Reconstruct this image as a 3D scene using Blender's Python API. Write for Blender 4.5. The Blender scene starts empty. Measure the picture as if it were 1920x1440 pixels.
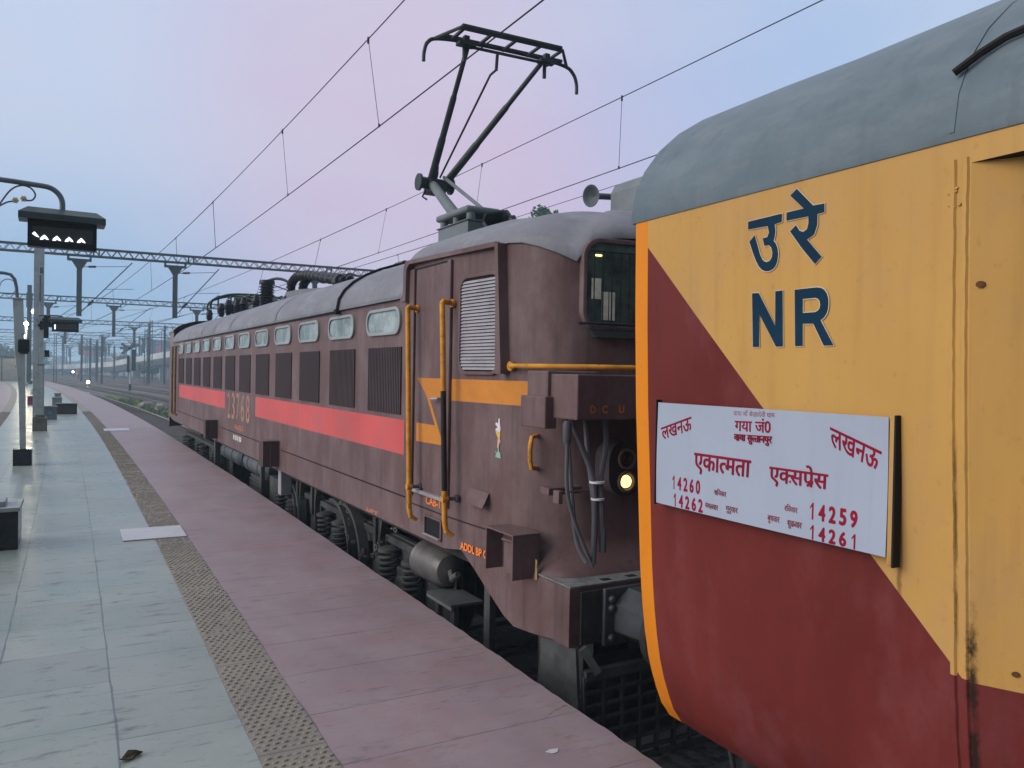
import bpy, bmesh, math, random
from mathutils import Vector, Matrix
random.seed(7)
S = bpy.context.scene
COL = S.collection
PI = math.pi
# ------------------------------------------------------------------ camera, sky, sun, exposure
YAW, PITCH, ROLL, EYE = 0.503351509, 0.0134638589, -0.0181086375, 1.74
fw = Vector((math.sin(YAW)*math.cos(PITCH), math.cos(YAW)*math.cos(PITCH), -math.sin(PITCH)))
rt = Vector((math.cos(YAW), -math.sin(YAW), 0))
up = rt.cross(fw)
rt2 = rt*math.cos(ROLL) - up*math.sin(ROLL)
up2 = up*math.cos(ROLL) + rt*math.sin(ROLL)
cd = bpy.data.cameras.new("camera")
cam = bpy.data.objects.new("camera", cd)
COL.objects.link(cam)
mm = Matrix((rt2, up2, -fw)).transposed().to_4x4()
mm.translation = (0, 0, EYE)
cam.matrix_world = mm
cd.sensor_width = 36
cd.lens = 1473.99/1920*36
cd.clip_start = 0.05
cd.clip_end = 8000
S.camera = cam

SUN_EL, SUN_AZ = math.radians(24), math.radians(-82)      # azimuth measured from +Y towards +X
W = bpy.data.worlds.new("World")
S.world = W
W.use_nodes = True
nt = W.node_tree
for n in list(nt.nodes):
    nt.nodes.remove(n)
def wn(t, **k):
    n = nt.nodes.new(t)
    for a, b in k.items():
        setattr(n, a, b)
    return n
def wmath(op, a, b=None, clamp=False):
    n = wn('ShaderNodeMath', operation=op, use_clamp=clamp)
    for i, v in enumerate((a, b)):
        if v is None: continue
        if isinstance(v, (int, float)): n.inputs[i].default_value = v
        else: nt.links.new(v, n.inputs[i])
    return n.outputs[0]
def wmix(fac, a, b):
    n = wn('ShaderNodeMix', data_type='RGBA')
    for i, v in ((0, fac), (6, a), (7, b)):
        if isinstance(v, (int, float)): n.inputs[i].default_value = v
        elif isinstance(v, tuple): n.inputs[i].default_value = v+(1,)
        else: nt.links.new(v, n.inputs[i])
    return n.outputs[2]
tc = wn('ShaderNodeTexCoord')
sep = wn('ShaderNodeSeparateXYZ'); nt.links.new(tc.outputs['Generated'], sep.inputs[0])
el = sep.outputs[2]
def ramp(v, a, b):
    n = wn('ShaderNodeMapRange', interpolation_type='SMOOTHSTEP')
    nt.links.new(v, n.inputs[0]); n.inputs[1].default_value = a; n.inputs[2].default_value = b
    return n.outputs[0]
def lobe(az, e, lo, hi):
    d = Vector((math.sin(math.radians(az))*math.cos(math.radians(e)), math.cos(math.radians(az))*math.cos(math.radians(e)), math.sin(math.radians(e))))
    n = wn('ShaderNodeVectorMath', operation='DOT_PRODUCT')
    nt.links.new(tc.outputs['Generated'], n.inputs[0]); n.inputs[1].default_value = d
    return ramp(n.outputs['Value'], math.cos(math.radians(lo)), math.cos(math.radians(hi)))
cn = wn('ShaderNodeTexNoise'); cn.inputs['Scale'].default_value = 2.6; cn.inputs['Detail'].default_value = 5; cn.inputs['Roughness'].default_value = .45
mp = wn('ShaderNodeMapping'); mp.inputs['Scale'].default_value = (1, 1, 2.6)
nt.links.new(tc.outputs['Generated'], mp.inputs[0]); nt.links.new(mp.outputs[0], cn.inputs[0])
noise = ramp(cn.outputs[0], .36, .64)
sky = wmix(ramp(el, .02, .34), (.27, .455, .69), (.55, .63, .82))
sky = wmix(wmath('MULTIPLY', lobe(30, 16, 30, 6), .85), sky, (.60, .49, .69))
sky = wmix(wmath('MULTIPLY', lobe(21, 15, 17, 3), .45), sky, (.66, .50, .66))
sky = wmix(wmath('MULTIPLY', lobe(60, 30, 34, 8), .75), sky, (.36, .54, .80))
sky = wmix(wmath('MULTIPLY', noise, .34), sky, (.62, .64, .77))
sky = wmix(ramp(el, .45, .95), sky, (.80, .86, 1.0))
sky = wmix(wmath('MULTIPLY', lobe(-88, 16, 62, 15), .92), sky, (1.75, 1.62, 1.62))  # bright lobe out of view, added to light the platform side of the train
sky = wmix(wmath('MULTIPLY', lobe(-170, 10, 80, 25), .92), sky, (.12, .13, .16))  # dark lobe behind the camera, added to shade the cab front
sky = wmix(ramp(wmath('MULTIPLY', el, -1), .0, .2), sky, (.12, .13, .15))
bg = wn('ShaderNodeBackground'); nt.links.new(sky, bg.inputs[0]); bg.inputs[1].default_value = 1.02
ns = wn('ShaderNodeTexSky', sky_type='NISHITA'); ns.sun_disc = False
ns.sun_elevation = SUN_EL; ns.sun_rotation = SUN_AZ; ns.dust_density = 4
bg2 = wn('ShaderNodeBackground'); nt.links.new(ns.outputs[0], bg2.inputs[0]); bg2.inputs[1].default_value = .005
ad = wn('ShaderNodeAddShader'); nt.links.new(bg.outputs[0], ad.inputs[0]); nt.links.new(bg2.outputs[0], ad.inputs[1])
wo = wn('ShaderNodeOutputWorld'); nt.links.new(ad.outputs[0], wo.inputs[0])
W.cycles.sampling_method = 'MANUAL'
W.cycles.sample_map_resolution = 512

sl = bpy.data.lights.new("sun", 'SUN'); sl.energy = 2.2; sl.angle = math.radians(40); sl.color = (1, .93, .9)
so = bpy.data.objects.new("sun", sl); COL.objects.link(so)
sd = Vector((math.sin(SUN_AZ)*math.cos(SUN_EL), math.cos(SUN_AZ)*math.cos(SUN_EL), math.sin(SUN_EL)))
so.rotation_euler = sd.to_track_quat('Z', 'Y').to_euler()

S.render.engine = 'CYCLES'
S.view_settings.view_transform = 'Standard'
S.view_settings.look = 'None'
S.view_settings.exposure = 0.0
S.view_settings.gamma = 1
S.cycles.use_denoising = True
S.cycles.max_bounces = 6
S.cycles.volume_bounces = 2
S.cycles.sample_clamp_indirect = 6

# ------------------------------------------------------------------ helpers
MATS = {}
class NT:
    def __init__(s, name):
        s.m = bpy.data.materials.new(name); s.m.use_nodes = True
        s.t = s.m.node_tree; s.b = s.t.nodes['Principled BSDF']
    def n(s, t, **k):
        n = s.t.nodes.new(t)
        for a, b in k.items(): setattr(n, a, b)
        return n
    def put(s, sock, v):
        if isinstance(v, (int, float)): sock.default_value = v
        elif isinstance(v, tuple): sock.default_value = v if len(v) == len(sock.default_value) else v+(1,)
        else: s.t.links.new(v, sock)
    def math(s, op, a, b=0.0, clamp=False):
        n = s.n('ShaderNodeMath', operation=op, use_clamp=clamp); s.put(n.inputs[0], a); s.put(n.inputs[1], b); return n.outputs[0]
    def mix(s, f, a, b, mode='MIX'):
        n = s.n('ShaderNodeMix', data_type='RGBA', blend_type=mode); s.put(n.inputs[0], f); s.put(n.inputs[6], a); s.put(n.inputs[7], b); return n.outputs[2]
    def noise(s, vec, scale, detail=5, rough=.55, stretch=None):
        if stretch:
            m = s.n('ShaderNodeMapping'); m.inputs['Scale'].default_value = stretch; s.t.links.new(vec, m.inputs[0]); vec = m.outputs[0]
        n = s.n('ShaderNodeTexNoise'); s.t.links.new(vec, n.inputs[0])
        n.inputs['Scale'].default_value = scale; n.inputs['Detail'].default_value = detail; n.inputs['Roughness'].default_value = rough
        return n.outputs[0]
    def ramp(s, v, a, b, c=0.0, d=1.0):
        n = s.n('ShaderNodeMapRange'); s.put(n.inputs[0], v)
        for i, q in enumerate((a, b, c, d)): n.inputs[i+1].default_value = q
        return n.outputs[0]
    def obj(s):
        return s.n('ShaderNodeTexCoord').outputs['Object']
    def bump(s, h, st=.3, dist=.01):
        n = s.n('ShaderNodeBump'); n.inputs['Strength'].default_value = st; n.inputs['Distance'].default_value = dist
        s.t.links.new(h, n.inputs['Height']); s.t.links.new(n.outputs[0], s.b.inputs['Normal'])
    def out(s, col, rough=.6, metal=0.0, spec=.5):
        s.put(s.b.inputs['Base Color'], col); s.put(s.b.inputs['Roughness'], rough); s.put(s.b.inputs['Metallic'], metal)
        s.b.inputs['Specular IOR Level'].default_value = spec
        return s.m
def dk(c, f): return tuple(min(1, x*f) for x in c)
def mat(name, c, rough=.6, metal=0.0, var=.2, scale=3.0, c2=None, amt=.5, th=(.5, .7), stretch=None, bump=0.0, bscale=40, spec=.13, fine=True, runs=0.0, runc=(.03, .025, .022), seam=None):
    """painted / raw surface: soft tone variation, wear patches of a second colour, fine speckle"""
    if name in MATS: return MATS[name]
    k = NT(name); o = k.obj()
    n1 = k.noise(o, scale, 6, .6, stretch)
    col = k.mix(k.ramp(n1, .3, .7), dk(c, 1-var), dk(c, 1+var))
    if c2:
        n2 = k.noise(o, scale*2.7, 8, .68, stretch)
        col = k.mix(k.math('MULTIPLY', k.ramp(n2, th[0], th[1]), amt, True), col, c2)
    if runs:
        rn = k.noise(o, 1.0, 4, .6, (16, 16, .55)); rm = k.math('MULTIPLY', k.ramp(rn, .50, .70), k.ramp(k.noise(o, 1.7, 4, .6), .35, .65))
        col = k.mix(k.math('MULTIPLY', rm, runs, True), col, runc)
        col = k.mix(k.ramp(k.noise(o, 30, 6, .75, (1, 1, .35)), .63, .70, 0, runs*1.1), col, runc)
    if seam:
        sx = k.n('ShaderNodeSeparateXYZ'); k.t.links.new(o, sx.inputs[0]); rag = k.noise(o, 60, 5, .7)
        for y_, w_, z0, z1, am in seam:
            dd = k.math('ABSOLUTE', k.math('ADD', k.math('SUBTRACT', sx.outputs[1], y_), k.math('MULTIPLY', k.math('SUBTRACT', rag, .5), w_*1.5)))
            zm_ = k.math('MULTIPLY', k.ramp(sx.outputs[2], z0, z0+.12), k.ramp(sx.outputs[2], z1-.12, z1, 1, 0))
            mk = k.math('MULTIPLY', k.math('MULTIPLY', k.ramp(dd, w_*.25, w_, 1, 0), zm_), k.ramp(k.noise(o, 9, 5, .65, (1, 1, .6)), .36, .50))
            col = k.mix(k.math('MULTIPLY', mk, am, True), col, (.022, .014, .010))
    if fine:
        n3 = k.noise(o, scale*22, 3, .6)
        col = k.mix(k.ramp(n3, .62, .8, 0, .35), col, dk(c, .45))
    if bump: k.bump(k.noise(o, bscale, 4), bump, .004)
    r = k.ramp(n1, .3, .7, max(.05, rough-.08), min(1, rough+.1))
    MATS[name] = k.out(col, r, metal, spec)
    return MATS[name]
def emit(name, c, st):
    if name in MATS: return MATS[name]
    k = NT(name); k.put(k.b.inputs['Base Color'], (.02, .02, .02)); k.put(k.b.inputs['Emission Color'], c); k.b.inputs['Emission Strength'].default_value = st
    MATS[name] = k.m
    return k.m

class MB:
    """collects faces, then links them as ONE mesh object"""
    def __init__(s): s.v = []; s.f = []; s.mi = []; s.sm = []; s.uv = {}
    def add(s, vs, fs, m=0, smooth=False):
        b = len(s.v); s.v += [tuple(v) for v in vs]
        for f in fs:
            s.f.append(tuple(b+i for i in f)); s.mi.append(m); s.sm.append(smooth)
        return s
    def box(s, x0, x1, y0, y1, z0, z1, m=0, M=None):
        vs = [Vector((x, y, z)) for z in (z0, z1) for y in (y0, y1) for x in (x0, x1)]
        if M: vs = [M @ v for v in vs]
        return s.add(vs, [(0, 2, 3, 1), (4, 5, 7, 6), (0, 1, 5, 4), (2, 6, 7, 3), (0, 4, 6, 2), (1, 3, 7, 5)], m)
    def bar(s, p, q, w, h, m=0, upv=(0, 0, 1)):
        p, q = Vector(p), Vector(q); d = (q-p).normalized(); u = Vector(upv)
        if abs(d.dot(u)) > .97: u = Vector((1, 0, 0))
        a = d.cross(u).normalized()*w/2; b = a.cross(d).normalized()*h/2
        vs = [e+i*a+j*b for e in (p, q) for j in (-1, 1) for i in (-1, 1)]
        return s.add(vs, [(0, 1, 3, 2), (4, 6, 7, 5), (0, 4, 5, 1), (2, 3, 7, 6), (0, 2, 6, 4), (1, 5, 7, 3)], m)
    def tube(s, pts, r, seg=8, m=0, caps=True):
        P = [Vector(p) for p in pts]; n = len(P); R = r if isinstance(r, (list, tuple)) else [r]*n
        T = [(P[min(i+1, n-1)]-P[max(i-1, 0)]).normalized() for i in range(n)]
        u = Vector((0, 0, 1)) if abs(T[0].z) < .9 else Vector((1, 0, 0))
        a = T[0].cross(u).normalized(); vs = []
        for i in range(n):
            a = (a-T[i]*a.dot(T[i])).normalized(); b = T[i].cross(a)
            vs += [P[i]+R[i]*(a*math.cos(2*PI*k/seg)+b*math.sin(2*PI*k/seg)) for k in range(seg)]
        fs = [(i*seg+k, i*seg+(k+1) % seg, (i+1)*seg+(k+1) % seg, (i+1)*seg+k) for i in range(n-1) for k in range(seg)]
        s.add(vs, fs, m, True)
        if caps:
            s.add(vs[:seg], [tuple(range(seg))[::-1]], m); s.add(vs[-seg:], [tuple(range(seg))], m)
        return s
    def cyl(s, p, q, r, r1=None, seg=16, m=0): return s.tube([p, q], [r, r if r1 is None else r1], seg, m)
    def rev(s, p, d, prof, seg=16, m=0):
        """revolve (dist along d, radius)"""
        p, d = Vector(p), Vector(d).normalized(); u = Vector((0, 0, 1)) if abs(d.z) < .9 else Vector((1, 0, 0))
        a = d.cross(u).normalized(); b = d.cross(a); vs = []
        for h, r in prof: vs += [p+d*h+r*(a*math.cos(2*PI*k/seg)+b*math.sin(2*PI*k/seg)) for k in range(seg)]
        n = len(prof)
        return s.add(vs, [(i*seg+k, i*seg+(k+1) % seg, (i+1)*seg+(k+1) % seg, (i+1)*seg+k) for i in range(n-1) for k in range(seg)], m, True)
    def prism(s, poly, f, d0, d1, m=0, side=None):
        """poly of 2-D points, f(u,v,d)->3-D, extruded between depths d0,d1"""
        n = len(poly); vs = [f(u, v, d0) for u, v in poly]+[f(u, v, d1) for u, v in poly]
        s.add(vs, [tuple(range(n))[::-1], tuple(range(n, 2*n))], m)
        return s.add(vs, [(i, (i+1) % n, n+(i+1) % n, n+i) for i in range(n)], m if side is None else side)
    def ring(s, outer, inner, f, d0, d1, m=0):
        n = len(outer); vs = [f(u, v, d) for d in (d0, d1) for P in (outer, inner) for u, v in P]
        fs = []
        for i in range(n):
            j = (i+1) % n
            fs += [(2*n+i, 2*n+j, 3*n+j, 3*n+i), (i, j, 2*n+j, 2*n+i), (n+i, 3*n+i, 3*n+j, n+j)]
        return s.add(vs, fs, m)
    def grid(s, rows, m=0, smooth=True, close=False, fm=None):
        nr, ncol = len(rows), len(rows[0]); b = len(s.v); s.v += [tuple(v) for r in rows for v in r]
        for i in range(nr-1):
            for j in range(ncol if close else ncol-1):
                k = (j+1) % ncol
                s.f.append((b+i*ncol+j, b+i*ncol+k, b+(i+1)*ncol+k, b+(i+1)*ncol+j)); s.mi.append(fm(i, j) if fm else m); s.sm.append(smooth)
        return s
    def helix(s, p, r, h, turns, wr, m=0, seg=6):
        n = int(turns*12)
        return s.tube([(p[0]+r*math.cos(2*PI*i/12), p[1]+r*math.sin(2*PI*i/12), p[2]+h*i/n) for i in range(n+1)], wr, seg, m)
    def build(s, name, mats, parent=None, loc=(0, 0, 0), bevel=0, rot=None, sharp=38, uvf=None):
        me = bpy.data.meshes.new(name); me.from_pydata(s.v, [], s.f)
        if not isinstance(mats, (list, tuple)): mats = [mats]
        for q in mats: me.materials.append(q)
        me.polygons.foreach_set('material_index', s.mi); me.polygons.foreach_set('use_smooth', s.sm)
        me.validate(); me.update()
        bm = bmesh.new(); bm.from_mesh(me)
        bmesh.ops.recalc_face_normals(bm, faces=bm.faces); bm.to_mesh(me); bm.free()
        if uvf:
            ul = me.uv_layers.new(name='UVMap')
            for l in me.loops:
                ul.data[l.index].uv = uvf(me.vertices[l.vertex_index].co)
        if any(s.sm): me.set_sharp_from_angle(angle=math.radians(sharp))
        o = bpy.data.objects.new(name, me); COL.objects.link(o); o.location = loc
        if rot: o.rotation_euler = rot
        if parent: o.parent = parent
        if bevel:
            bv = o.modifiers.new('bevel', 'BEVEL'); bv.width = bevel; bv.segments = 2; bv.limit_method = 'ANGLE'; bv.angle_limit = math.radians(50); bv.harden_normals = False
        return o
def tag(o, label=None, cat=None, group=None, kind=None):
    for k, v in (('label', label), ('category', cat), ('group', group), ('kind', kind)):
        if v: o[k] = v
    return o
def thing(name, label, cat, loc=(0, 0, 0), rz=0, group=None):
    o = bpy.data.objects.new(name, None); o.empty_display_size = .2; COL.objects.link(o)
    o.location = loc; o.rotation_euler = (0, 0, rz)
    return tag(o, label, cat, group)
def rrect(u0, u1, v0, v1, r, n=5):
    P = []
    for cx, cy, a in ((u1-r, v1-r, 0), (u0+r, v1-r, 90), (u0+r, v0+r, 180), (u1-r, v0+r, 270)):
        for i in range(n+1):
            t = math.radians(a+90*i/n); P.append((cx+r*math.cos(t), cy+r*math.sin(t)))
    return P
def lerp(tab, x):
    if x <= tab[0][0]: return tab[0][1]
    for (a, b), (c, d) in zip(tab, tab[1:]):
        if x <= c: return b+(d-b)*(x-a)/(c-a)
    return tab[-1][1]
# ------------------------------------------------------------------ lettering from outlines
def glyphs(body, bold=0.0):
    c = bpy.data.curves.new('lettering', 'FONT'); c.body = body; c.size = 1; c.offset = bold; c.resolution_u = 4
    o = bpy.data.objects.new('lettering', c); COL.objects.link(o)
    me = bpy.data.meshes.new_from_object(o.evaluated_get(bpy.context.evaluated_depsgraph_get()))
    vs = [(v.co.x, v.co.y) for v in me.vertices]; fs = [tuple(p.vertices) for p in me.polygons]
    bpy.data.objects.remove(o); bpy.data.curves.remove(c); bpy.data.meshes.remove(me)
    return vs, fs
def clipx(vs, fs, x):
    bm = bmesh.new(); bv = [bm.verts.new((a, b, 0)) for a, b in vs]
    for f in fs:
        try: bm.faces.new([bv[i] for i in f])
        except ValueError: pass
    bmesh.ops.bisect_plane(bm, geom=bm.verts[:]+bm.edges[:]+bm.faces[:], plane_co=(x, 0, 0), plane_no=(1, 0, 0), clear_outer=True)
    bm.verts.index_update(); r = [(v.co.x, v.co.y) for v in bm.verts], [tuple(v.index for v in f.verts) for f in bm.faces]
    bm.free(); return r
def compose(pieces, bold=0.0):
    """pieces: text, or (text, kept share of its width, subscript r stroke)"""
    V, Fc, x = [], [], 0.0
    for p in pieces:
        if p == ' ': x += .3; continue
        t, keep, ra = (p, 1, 0) if isinstance(p, str) else p
        vs, fs = glyphs(t, bold); x0 = min(v[0] for v in vs); w = max(v[0] for v in vs)-x0
        if keep < 1: vs, fs = clipx(vs, fs, x0+w*keep)
        if ra:
            st = x0+w*ra; n = len(vs); vs = vs+[(st, .26+bold), (st, .15-bold), (st-.26, .0-bold), (st-.30, .06+bold)]; fs = fs+[(n, n+1, n+2, n+3)]
        b = len(V); V += [(v[0]-x0+x, v[1]) for v in vs]; Fc += [tuple(b+i for i in f) for f in fs]
        x += w*keep-.012
    return V, Fc
def letter(mb, geo, quad, f, m=0, d=0.0, fat=0.0, fatv=None):
    """fit outlines into quad (bl, br, tr, tl); each piece sits a hair above the one before; fat repeats the stroke for a heavier brush"""
    vs, fs = geo
    if fat:
        fv = fat*.7 if fatv is None else fatv; offs = [(0, 0), (fat, 0), (-fat, 0), (0, fv), (0, -fv), (fat*.7, fv*.7), (-fat*.7, -fv*.7), (fat*.7, -fv*.7), (-fat*.7, fv*.7)]
        n = len(vs); vs = [(a+p, b+q) for p, q in offs for a, b in vs]; fs = [tuple(n*i+j for j in g) for i in range(len(offs)) for g in fs]
    u0, u1 = min(v[0] for v in vs), max(v[0] for v in vs); v0, v1 = min(v[1] for v in vs), max(v[1] for v in vs)
    par = list(range(len(vs)))
    def fd(i):
        while par[i] != i: par[i] = par[par[i]]; i = par[i]
        return i
    for q in fs:
        for i in q[1:]: par[fd(i)] = fd(q[0])
    idx = {}; out = []
    for i, (a, b) in enumerate(vs):
        k = idx.setdefault(fd(i), len(idx)); p, q = (a-u0)/(u1-u0), (b-v0)/(v1-v0)
        w = ((1-p)*(1-q), p*(1-q), p*q, (1-p)*q)
        out.append(f(sum(c*z[0] for c, z in zip(w, quad)), sum(c*z[1] for c, z in zip(w, quad)), d+k*.00003))
    mb.add(out, fs, m)
def qbox(u0, u1, v0, v1): return ((u0, v0), (u1, v0), (u1, v1), (u0, v1))
KAP = 0.001117739
def tx(off, y): return off-KAP*y*y/2
def thd(y): return math.atan(KAP*y)          # rotation_z of the track direction at y
# ------------------------------------------------------------------ setting: platform, ground, tracks
def tile_material(name, cu, cv, u0, base, c2, c3, joint, tone, gloss, stain, row_off=.37):
    k = NT(name); uv = k.n('ShaderNodeUVMap', uv_map='UVMap').outputs[0]
    sp = k.n('ShaderNodeSeparateXYZ'); k.t.links.new(uv, sp.inputs[0]); u, v = sp.outputs[0], sp.outputs[1]
    wob = k.math('MULTIPLY', k.math('SUBTRACT', k.noise(uv, 1.3, 2), .5), .02)
    us = k.math('DIVIDE', k.math('SUBTRACT', k.math('ADD', u, wob), u0), cu); ui = k.math('FLOOR', us); uf = k.math('FRACT', us)
    vs = k.math('ADD', k.math('DIVIDE', k.math('ADD', v, wob), cv), k.math('MULTIPLY', ui, row_off)); vi = k.math('FLOOR', vs); vf = k.math('FRACT', vs)
    cx = k.n('ShaderNodeCombineXYZ'); k.put(cx.inputs[0], ui); k.put(cx.inputs[1], vi)
    wn_ = k.n('ShaderNodeTexWhiteNoise', noise_dimensions='2D'); k.t.links.new(cx.outputs[0], wn_.inputs[0])
    blot = k.noise(uv, 2.2, 7, .62, (1, .55, 1))
    col = k.mix(k.ramp(blot, .32, .68), base, c2)
    col = k.mix(k.ramp(k.noise(uv, 1.1, 5, .65), .5, .72, 0, .75), col, c3)
    col = k.mix(k.math('MULTIPLY', k.math('SUBTRACT', wn_.outputs[0], .0), tone), col, dk(base, .55))
    sm = k.math('MAXIMUM', k.ramp(k.noise(uv, 5.5, 8, .72, (.55, 1.9, 1)), .56, .70, 0, stain), k.ramp(k.noise(uv, 15, 6, .7, (.5, 1.7, 1)), .60, .70, 0, stain*.8))
    col = k.mix(sm, col, dk(base, .36))
    spit = k.math('MULTIPLY', k.ramp(k.noise(uv, 6.5, 5, .75), .665, .72), k.ramp(k.noise(uv, .8, 3), .45, .6)); col = k.mix(k.math('MULTIPLY', spit, .7), col, (.075, .045, .035))
    sp2 = k.ramp(k.noise(uv, 38, 3, .6), .66, .74, 0, .55)
    col = k.mix(sp2, col, dk(base, .3))
    ed = k.ramp(k.noise(uv, 3.3, 2), .35, .65, .5, 1.4)
    ju = k.math('LESS_THAN', uf, k.math('MULTIPLY', ed, joint/cu)); jv = k.math('LESS_THAN', vf, k.math('MULTIPLY', ed, joint*.95/cv))
    jm = k.math('MAXIMUM', ju, k.math('MULTIPLY', jv, k.ramp(k.noise(uv, .9, 1), .36, .46, .35, 1)))
    col = k.mix(k.math('MULTIPLY', jm, .8), col, (.07, .075, .08))
    edg = k.math('MULTIPLY', k.ramp(u, 1.75, 2.28), k.ramp(k.noise(uv, 4, 7, .7), .44, .62))
    if name == 'pink_paving': col = k.mix(k.math('MULTIPLY', edg, .75), col, (.20, .165, .155))
    if name == 'pink_paving': col = k.mix(k.math('MULTIPLY', k.ramp(u, 1.4, 2.2), k.ramp(k.noise(uv, 7, 7, .72, (.6, 1.5, 1)), .56, .66, 0, .6)), col, (.19, .095, .075))
    hgt = k.math('SUBTRACT', k.math('MULTIPLY', k.noise(uv, 9, 6), .35), jm)
    k.bump(hgt, .25, .003)
    rg = k.math('ADD', k.ramp(blot, .3, .7, gloss, gloss+.16), k.math('MULTIPLY', sm, .3))
    return k.out(col, rg, 0, .5)
m_tile = tile_material('grey_marble_tile', .548, .578, .175, (.186, .226, .204), (.262, .290, .270), (.142, .210, .182), .009, .26, .24, .9)
m_pink = tile_material('pink_paving', 1.9, .56, 1.03, (.212, .160, .178), (.262, .210, .222), (.245, .135, .135), .008, .12, .42, .55, 0)
def tactile_material():
    k = NT('tactile_tile'); uv = k.n('ShaderNodeUVMap', uv_map='UVMap').outputs[0]
    sp = k.n('ShaderNodeSeparateXYZ'); k.t.links.new(uv, sp.inputs[0])
    vf = k.math('FRACT', k.math('DIVIDE', sp.outputs[1], .6)); vi = k.math('FLOOR', k.math('DIVIDE', sp.outputs[1], .6))
    wn_ = k.n('ShaderNodeTexWhiteNoise', noise_dimensions='1D'); k.t.links.new(vi, wn_.inputs['W'])
    n = k.noise(uv, 3, 7, .65)
    col = k.mix(k.ramp(n, .3, .7), (.165, .15, .125), (.235, .212, .165))
    col = k.mix(k.math('MULTIPLY', wn_.outputs[0], .35), col, (.15, .142, .132))
    col = k.mix(k.ramp(k.noise(uv, 11, 6, .7), .54, .7, 0, .7), col, (.10, .098, .095))
    col = k.mix(k.math('LESS_THAN', vf, .011), col, (.05, .05, .05))
    k.bump(k.noise(uv, 70, 3), .2, .002)
    return k.out(col, .62)
m_tact = tactile_material()
def ground_material():
    k = NT('ballast_ground'); o = k.obj()
    vo = k.n('ShaderNodeTexVoronoi'); vo.inputs['Scale'].default_value = 14; k.t.links.new(o, vo.inputs[0])
    sh = k.n('ShaderNodeSeparateColor'); k.t.links.new(vo.outputs['Color'], sh.inputs[0])
    col = k.mix(sh.outputs[0], (.035, .031, .03), (.15, .13, .12))
    big = k.noise(o, .09, 6, .6)
    col = k.mix(k.ramp(big, .5, .66, 0, .8), col, (.055, .075, .035))
    col = k.mix(k.ramp(k.noise(o, .7, 5), .5, .7, 0, .6), col, (.13, .115, .10))
    k.bump(vo.outputs['Distance'], .6, .03)
    return k.out(col, .9)
m_ball = ground_material()
m_conc = mat('platform_wall_concrete', (.22, .21, .21), .85, var=.3, c2=(.06, .055, .05), amt=.8, th=(.45, .65), bump=.3)
m_rail = mat('rail_steel', (.10, .075, .06), .55, .2, c2=(.05, .03, .02))
m_railtop = mat('polished_rail_head', (.55, .55, .56), .22, .9, var=.1, fine=False)
m_sleeper = mat('concrete_sleeper', (.17, .16, .15), .9)
m_white = mat('white_marble', (.44, .45, .48), .3, var=.07, c2=(.4, .4, .42), amt=.4)

def ysamples(a, b):
    out = []; y = a
    while y < b:
        out.append(y); y += .06 if 1 < y < 7 else .35 if y < 20 else 1.5
    return out+[b]
def strip(name, o0, o1, z, a, b, m, n=1, jag=False, kind='structure', sub=None):
    mb = MB(); rows = []; j = 0.0
    for y in ysamples(a, b):
        j = j*.72+random.uniform(-.0045, .0045)
        rows.append([(tx(o0+(o1-o0)*i/n+((j if abs(j) > .003 else 0) if jag and i == n else 0), y), y, z) for i in range(n+1)])
    mb.grid(rows, 0, False)
    if jag:
        mb.grid([[r[-1], (r[-1][0]-.012, r[-1][1], z-.02), (r[-1][0]-.02, r[-1][1], -1.12)] for r in rows], 1, False)
    o = mb.build(name, [m, m_conc], uvf=lambda c: (c.x+KAP*c.y*c.y/2, c.y))
    return tag(o, kind=kind)
Y0, Y1 = -8.0, 150.0
strip('platform_floor', -1.532, .728, 0, Y0, Y1, m_tile, 2)
strip('platform_edge_paving', 1.028, 2.289, 0, Y0, Y1, m_pink, 2, True)
strip('platform_edge_paving', -1.832, -3.09, 0, Y0, Y1, m_pink, 2, False)
strip('platform_side_wall', -3.095, -3.10, -.01, Y0, Y1, m_conc)
mb = MB(); mb.grid([[(tx(-3.092, y), y, 0), (tx(-3.092, y), y, -1.12)] for y in ysamples(Y0, Y1)], 0, False)
tag(mb.build('platform_side_wall', m_conc), kind='structure')
mb = MB(); mb.box(tx(-3.0, Y1), tx(2.2, Y1), Y1-.02, Y1, -1.12, -.005); tag(mb.build('platform_end_wall', m_conc), kind='structure')
def tactile(o0, o1, near):
    mb = MB(); mb.grid([[(tx(o0, y), y, 0), (tx(o1, y), y, 0)] for y in ysamples(Y0, Y1)], 0, False)
    y = near
    while y < 34:
        seg = 8 if y < 8 else 5
        if (y/.6) % 1 > .04:
            for i in range(7):
                if random.random() < .035: continue
                r = .0155; oo = o0+.022+i*.0427+(0.0107 if int(y/.045) % 2 else -.0107); hz = random.choice((.007, .007, .006, .0035)); x = tx(oo, y)
                a = [(x+r*math.cos(2*PI*k/seg), y+r*.86*math.sin(2*PI*k/seg), -.001) for k in range(seg)]
                b = [(x+r*.72*math.cos(2*PI*k/seg), y+r*.62*math.sin(2*PI*k/seg), hz) for k in range(seg)]
                mb.add(a+b, [(k, (k+1) % seg, seg+(k+1) % seg, seg+k) for k in range(seg)]+[tuple(range(seg, 2*seg))], 0, y < 8)
        y += .045
    return tag(mb.build('tactile_paving', m_tact, uvf=lambda c: (c.x+KAP*c.y*c.y/2, c.y), sharp=30), kind='structure')
tactile(.728, 1.028, 1.4)
tactile(-1.832, -1.532, 12.0)
# white marble slabs laid over the tactile strip
mb = MB(); mb.box(.395, .985, 8.66, 9.28, .002, .012); tag(mb.build('white_slab', m_white, bevel=.003), kind='structure')
mb = MB(); mb.box(.60, 1.22, 23.6, 24.45, .002, .012); tag(mb.build('white_slab', m_white, bevel=.003), kind='structure')
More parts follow.
